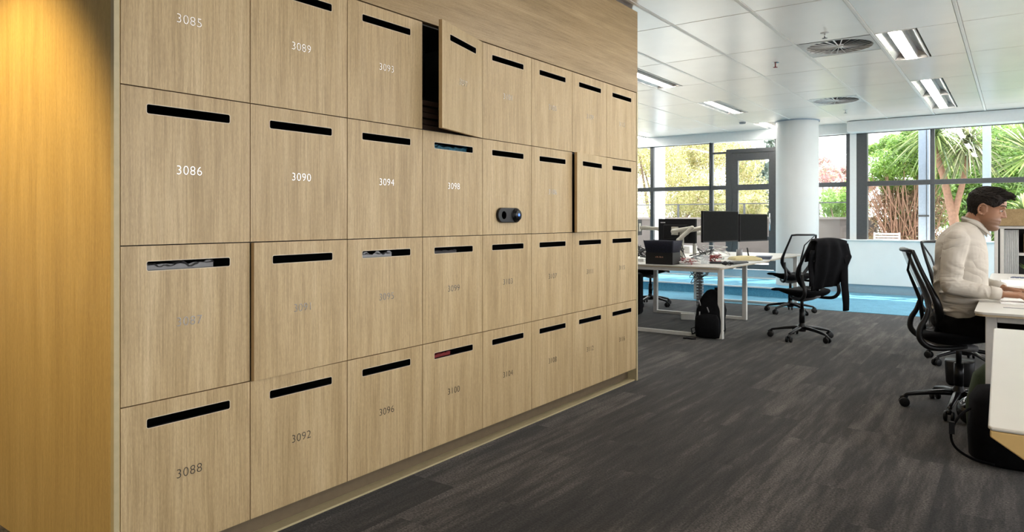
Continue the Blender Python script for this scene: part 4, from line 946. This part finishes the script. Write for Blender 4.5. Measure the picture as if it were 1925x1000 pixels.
for a, e, w in ((SR, ER, WR), (SL, EL, WL)):
    mid = a.lerp(e, .5) + V((-.006, -.004, 0)); sh.cap(a, mid, .068, .061, 16); sh.cap(mid, e, .061, .054, 16); m2 = e.lerp(w, .45) + V((0, 0, -.004)); sh.cap(e, m2, .054, .047, 16); sh.cap(m2, e.lerp(w, .88), .047, .036, 16)
    # creases: thin ridges wrapping the sleeve
    rr = random.Random(int(a.y * 100))
    for k in range(15):
        t = rr.uniform(.5, 1.0); base = a.lerp(e, t); ax_ = (e - a).normalized(); side = V((rr.uniform(-1, 1), -1 if a.y < 5.1 else 1, rr.uniform(-.2, .2))).normalized(); o_ = side.cross(ax_).normalized()
        rad = .064 - .010 * t; pts = []
        sl = rr.uniform(-.5, .9)
        for q in range(7):
            an = R(-62 + 124 * q / 6); pts.append(base + (side * math.cos(an) + o_ * math.sin(an)) * (rad - .0015) + ax_ * (sl * .045 * (q - 3) / 3 + .006 * math.sin(q)))
        sh.tube(pts, [.001, .004, .006, .0075, .006, .004, .001], 6)
    for k in range(12):
        t = rr.uniform(.0, .8); base = e.lerp(w, t); ax_ = (w - e).normalized(); side = V((0, -1 if a.y < 5.1 else 1, rr.uniform(-.3, .6))).normalized(); o_ = side.cross(ax_).normalized()
        rad = .052 - .014 * t; sl = rr.uniform(-.9, .9)
        pts = [base + (side * math.cos(R(-60 + 20 * q)) + o_ * math.sin(R(-60 + 20 * q))) * (rad - .0015) + ax_ * (sl * .04 * (q - 3) / 3) for q in range(7)]
        sh.tube(pts, [.001, .004, .007, .008, .007, .004, .001], 6)
rr = random.Random(12)
for k in range(18):       # torso folds on the near side and back
    z = rr.choice([rr.uniform(.62, .80), rr.uniform(.62, 1.05)]); a0 = R(rr.uniform(175, 320)); da = R(rr.uniform(20, 48)); sl = rr.uniform(-.07, .07) + (.02 if z < .8 else 0)
    pts = []
    for q in range(8):
        an = a0 + da * q / 7; pts.append(V((2.005 + .141 * math.copysign(abs(math.cos(an)) ** .85, math.cos(an)), 5.1 + .186 * math.copysign(abs(math.sin(an)) ** .85, math.sin(an)), z + sl * q / 7 + .006 * math.sin(q * .9))))
    sh.tube(pts, [.001, .004, .007, .009, .009, .007, .004, .001], 6)
so_ = remesh(sh, 'shirt', SHIRT, man, voxel=.0045, smooth=2, displace=(.006, .10))
for w, e, nm in ((WR, ER, 'cuff'), (WL, EL, 'cuff')):
    d = (w - e).normalized(); c0 = w - d * .058; m = MB().tube([c0, c0 + d * .003, c0 + d * .055, c0 + d * .058, c0 + d * .054, c0 + d * .02], [.037, .040, .036, .034, .031, .031], 24); m.build(nm, SHIRT, man)
cl = MB(); vs = []
n = 40     # collar: stand and fold with points at the front
for j in range(n + 1):
    a = R(14) + (2 * math.pi - R(28)) * j / n; c, s_ = math.cos(a), math.sin(a); fr = max(0, c) ** 2
    top = V((2.082 + .064 * c, 5.10 + .064 * s_, 1.196 - .024 * c - .03 * fr))
    bot = V((2.078 + (.070 + .022 * fr) * c, 5.10 + .076 * s_, 1.168 - .034 * c - .042 * fr)); base = V((2.078 + .066 * c, 5.10 + .068 * s_, 1.150 - .03 * c - .03 * fr))
    vs += [base, top, bot]
cl.add(vs, [f for j in range(n) for f in ((3 * j, 3 * j + 1, 3 * j + 4, 3 * j + 3), (3 * j + 1, 3 * j + 2, 3 * j + 5, 3 * j + 4))], True)
cl.build('collar', SHIRT, man, solid=.004)
# trousers, shoes
tr = MB()
tr.ell((1.985, 5.1, .575), (.142, .19, .085), 28, 16)
for h, k, a in ((HR, KR, AR), (HL, KL, AL)):
    tr.cap(h, k, .088, .068, 18); tr.cap(k, a + V((0, 0, .02)), .064, .050, 18)
remesh(tr, 'trousers', TROUS, man, voxel=.007, smooth=3, displace=(.010, .07))
for a in (AR, AL):
    superell(MB(), [(0, .135, .044, 0, 0), (.012, .142, .050, 0, 0), (.035, .138, .048, -.002, 0), (.06, .105, .042, -.03, 0), (.09, .055, .038, -.07, 0), (.10, .03, .03, -.075, 0)], p=.9).build('shoe', SHOE, man, loc=(a.x + .065, a.y, .002))

# ------------------------------------------------------------------ outside
GR = .22
sbox('ground', PAVE, -14, 14, 12.65, 17.0, GR - .1, GR)
sbox('ground.001', pm('garden_soil', (.12, .10, .06), .95, var=.3, vscale=3), -60, 60, 17, 90, -.9, -.8)
sbox('wall_parapet', CONC, -14, -.05, 16.0, 16.2, GR, 1.20)
sbox('wall_parapet_coping', pm('coping', (.16, .14, .13), .8), -14, -.03, 15.97, 16.23, 1.20, 1.245)
rl = empty('glass_balustrade', (-6, 16.1, 1.245), 0, 'glass balustrade with thin dark posts on the terrace parapet', 'balustrade')
MB().box(-8, 5.9, -.02, .02, .30, .325).build('top_rail', FRAME, rl)
MB().box(-8, 5.9, -.004, .004, .02, .30).build('glass_panel', GLASS, rl)
for i in range(9): MB().box(-8 + 1.6 * i, -8 + 1.6 * i + .04, -.02, .02, 0, .31).build('post', FRAME, rl)
def post(name, x0, x1, y0, y1, mat, label): 
    p = empty(name, ((x0 + x1) / 2, (y0 + y1) / 2, GR), 0, label, 'post'); w = (x1 - x0) / 2; d = (y1 - y0) / 2
    MB().box(-w, w, -d, d, .03, 3.4).build('shaft', mat, p, bevel=.008); MB().box(-w - .03, w + .03, -d - .03, d + .03, 0, .03).build('base_plate', mat, p)
    return p
post('terrace_post', -4.10, -3.83, 13.9, 14.05, PALE, 'white post outside the left windows')
p = post('terrace_post', .958, 1.115, 13.45, 13.6, BLUEP, 'blue grey post outside left of the middle mullion of the right window')
MB().box(.035, .045, -.08, -.076, 0, 3.4).box(-.08, .08, -.082, -.076, 1.02, 1.05).build('joint_line', FRAME, p)
post('terrace_post', 1.832, 1.949, 13.95, 14.1, BLUEP, 'pale post outside seen above the head of the seated man')
gc = empty('garden_chair', (.40, 14.1, GR), 0, 'white metal garden chair outside the right window', 'chair')
m = MB()
for i in range(5): m.box(-.2, .2, -.02, .0, .50 + i * .05, .53 + i * .05)
m.build('chair_back', PALE, gc, bevel=.003)
for sx in (-.2, .2):
    for sy in (-.25, .0): MB().cyl((sx, sy, 0), (sx, sy, .74 if sy == 0 else .42), .014).build('leg', PALE, gc)
MB().box(-.21, .21, -.27, .01, .40, .425).build('seat', PALE, gc)

def leafcloud(blobs, size, seed, long=1.6):
    rr = random.Random(seed); vs = []; fs = []
    for (cx, cy, cz, rx, ry, rz, n) in blobs:
        for _ in range(n):
            while True:
                p = V((rr.uniform(-1, 1), rr.uniform(-1, 1), rr.uniform(-1, 1)))
                if .25 < p.length < 1: break
            c = V((cx + p.x * rx, cy + p.y * ry, cz + p.z * rz)); a = V((rr.gauss(0, 1), rr.gauss(0, 1), rr.gauss(0, 1))).normalized(); b_ = a.orthogonal().normalized()
            s = size * rr.uniform(.6, 1.4); k = len(vs)
            vs += [c - a * s * long, c + b_ * s * .5, c + a * s * long, c - b_ * s * .5]; fs.append((k, k + 1, k + 2, k + 3))
    m = MB(); m.v = [tuple(v) for v in vs]; m.f = fs; m.sm = [False] * len(fs); return m
def tree(name, label, cat, base, crown, size, seed, leaf, bark, trunk_r, limbs, group=None):
    r = empty(name, base, 0, label, cat, group); b = V(base)
    leafcloud([(c[0] - b.x, c[1] - b.y, c[2] - b.z) + tuple(c[3:]) for c in crown], size, seed).build('foliage', leaf, r)
    m = MB()
    for pts, rs in limbs: m.tube([V(p) - b for p in pts], rs, 9)
    m.build('trunk', bark, r)
    return r
rt = random.Random(5)
def clumps(cx, cy, cz, rx, ry, rz, k, n, sub=.38):
    out = []
    for i in range(k):
        while True:
            p = V((rt.uniform(-1, 1), rt.uniform(-1, 1), rt.uniform(-1, 1)))
            if p.length < 1: break
        s = sub * rt.uniform(.7, 1.3); out.append((cx + p.x * rx, cy + p.y * ry, cz + p.z * rz, rx * s, ry * s, rz * s, n))
    return out
def limbs_to(base, crown, r0, n):
    L_ = []; b = V(base)
    for c in crown[:n]:
        e = V(c[:3]); m = b.lerp(e, .5) + V((rt.uniform(-.3, .3), rt.uniform(-.2, .2), .2)); L_.append(([b, m, e], [r0, r0 * .5, r0 * .15]))
    return L_
c1 = clumps(-6.7, 21, 2.1, 2.5, 1.6, 2.3, 25, 2600, .31); tree('eucalyptus_tree', 'pale yellow green eucalyptus beyond the balustrade, left windows', 'tree', (-6.7, 21, -.8), c1, .025, 1, LF_EUC, BARKD, .13, limbs_to((-6.7, 21, -.8), c1, .11, 14))
c2 = clumps(-12.2, 24, 2.4, 2.6, 1.6, 3.0, 24, 1700, .28); tree('eucalyptus_tree', 'yellowish tree seen at the left window right beside the lockers', 'tree', (-12.2, 24, -.8), c2, .03, 2, LF_EUC, BARKD, .13, limbs_to((-12.2, 24, -.8), c2, .10, 9))
c3 = clumps(-3.8, 19.2, 1.35, .75, .7, 1.0, 12, 1700, .32); tree('shrub_tree', 'loose green and yellow tree seen through the glazed door', 'tree', (-3.8, 19.2, -.8), c3, .021, 3, LF_EUC, BARKD, .07, limbs_to((-3.8, 19.2, -.8), c3, .07, 7))
c4 = clumps(-7.6, 34, 3.0, 1.4, 1, 2.6, 14, 240, .3); tree('conifer', 'distant dark conifers seen through the top of the glazed door', 'tree', (-7.6, 34, -.8), c4, .08, 4, LF_DK, BARKD, .12, limbs_to((-7.6, 34, -.8), c4, .1, 4))
c5 = clumps(-1.5, 20, 1.25, .75, .8, .75, 12, 1100, .36) ; tree('shrub', 'bright green shrub above the parapet, right of the column', 'shrub', (-1.5, 20, -.8), c5, .022, 5, LF_GRN, BARKD, .06, limbs_to((-1.5, 20, -.8), c5, .06, 6))
c6 = clumps(-2.9, 27, 2.6, 1.2, 1.0, .8, 10, 300, .36); tree('flowering_tree', 'pink flowering tree in the distance, right of the column', 'tree', (-2.9, 27, -.8), c6, .06, 6, LF_PINK, BARKD, .08, limbs_to((-2.9, 27, -.8), c6, .07, 6))
c7 = clumps(.55, 15.8, 2.35, .80, .5, .62, 28, 1250, .34) + clumps(.65, 16.2, 1.4, .75, .3, .6, 16, 420, .34)
lim = []
for i in range(84):
    x = .45 + rt.uniform(-.12, .3); e = V((.45 + rt.uniform(-.75, .85), 15.6 + rt.uniform(-.4, .4), rt.uniform(1.6, 2.3))); m_ = V((x, 15.7, GR)).lerp(e, .45) + V((rt.uniform(-.15, .15), 0, 0)); lim.append(([V((x, 15.7, GR)), m_, e], [.016, .010, .005]))
tree('leafy_shrub', 'tall bright green shrub with bare reddish stems outside the right window', 'shrub', (.5, 15.7, GR), c7, .019, 7, LF_GRN, BARK, .05, lim)
c8 = clumps(2.1, 17.3, 1.6, 1.4, .6, 1.3, 44, 1000, .32); tree('hedge', 'green foliage behind the forked trunk tree outside', 'hedge', (1.9, 17.2, GR), c8, .030, 8, LF_GRN, BARKD, .05, limbs_to((1.9, 17.2, GR), c8, .05, 8))
c9 = clumps(5.0, 17.4, 1.8, 1.5, .7, 1.5, 34, 420, .32); tree('hedge', 'green foliage outside at the right edge beyond the cabinet', 'hedge', (4.4, 17.4, GR), c9, .05, 9, LF_GRN, BARKD, .05, limbs_to((4.4, 17.4, GR), c9, .05, 8))
leafcloud([(.0, .1, .55, .75, .35, .42, 2600), (.05, .1, 1.15, .80, .35, .45, 2200), (-.1, .2, 1.45, .6, .3, .3, 900)], .022, 77, 3.0).build('twigs', LF_TWIG, [o for o in bpy.data.objects if o.name == 'leafy_shrub'][0])
def rosette(c, n, L_, w, seed, droop=.5, up=.3):
    rr = random.Random(seed); m = MB()
    for i in range(n):
        a = rr.uniform(0, 2 * math.pi); el = rr.uniform(-.6, 1.35); l = L_ * rr.uniform(.75, 1.1)
        q = V((math.cos(a) * math.cos(el), math.sin(a) * math.cos(el), math.sin(el))); sd_ = q.cross(V((0, 0, 1))); sd_ = sd_.normalized() if sd_.length > .1 else V((1, 0, 0)); pts = []
        for t in (0, .3, .6, .85, 1): pts.append(V(c) + q * l * t + V((0, 0, -droop * l * t * t * .5)))
        ws = (.5, 1, .9, .5, .05); vs = []
        for p, k in zip(pts, ws): vs += [p - sd_ * w * k, p + sd_ * w * k]
        m.add(vs, [(2 * j, 2 * j + 1, 2 * j + 3, 2 * j + 2) for j in range(4)])
    return m
yt = empty('forked_palm_tree', (1.44, 15, GR), 0, 'strap leaved tree with a pale pink forked trunk outside the right window', 'tree'); o0 = V((1.44, 15, GR))
Q = lambda pts: [V(p) - o0 for p in pts]
MB().tube(Q([(1.42, 15, GR), (1.40, 15, .9), (1.36, 15, 1.25), (1.28, 15, 1.6), (1.20, 15, 2.0), (1.09, 15, 2.40), (1.04, 15, 2.60)]), [.10, .085, .08, .065, .057, .052, .048], 14) \
    .tube(Q([(1.37, 15, 1.25), (1.42, 15, 1.5), (1.49, 15, 1.8), (1.56, 15, 2.15), (1.58, 15.0, 2.35)]), [.06, .054, .048, .042, .04], 12).build('trunk', BARK, yt)
rosette(V((1.08, 15, 2.74)) - o0, 300, .92, .014, 1, 1.1).build('leaf_crown', LF_YUC, yt)
rosette(V((1.58, 15, 2.56)) - o0, 230, .78, .014, 2, 1.2).build('leaf_crown', LF_DRY, yt)
y2 = empty('spiky_yucca', (2.62, 14.8, GR), 0, 'big spiky yellow green rosette plant outside at the top right', 'plant'); o0 = V((2.62, 14.8, GR))
MB().tube(Q([(2.62, 14.8, GR), (2.60, 14.8, 1.2), (2.56, 14.8, 2.1)]), [.10, .08, .07], 12).build('trunk', BARK, y2)
rosette(V((2.54, 14.7, 2.30)) - o0, 230, 1.0, .020, 3, .35).build('leaf_crown', LF_YUC, y2)
y3 = empty('agave_plant', (2.45, 15.6, GR), 0, 'broad leaved green plant outside behind the head of the man', 'plant'); o0 = V((2.45, 15.6, GR))
MB().tube(Q([(2.45, 15.6, GR), (2.45, 15.6, 1.1)]), .06, 10).build('trunk', BARKD, y3)
rosette(V((2.45, 15.5, 1.25)) - o0, 120, .75, .030, 4, .8).build('leaf_crown', LF_YUC, y3)
for nm in ('tube_fix',): pass
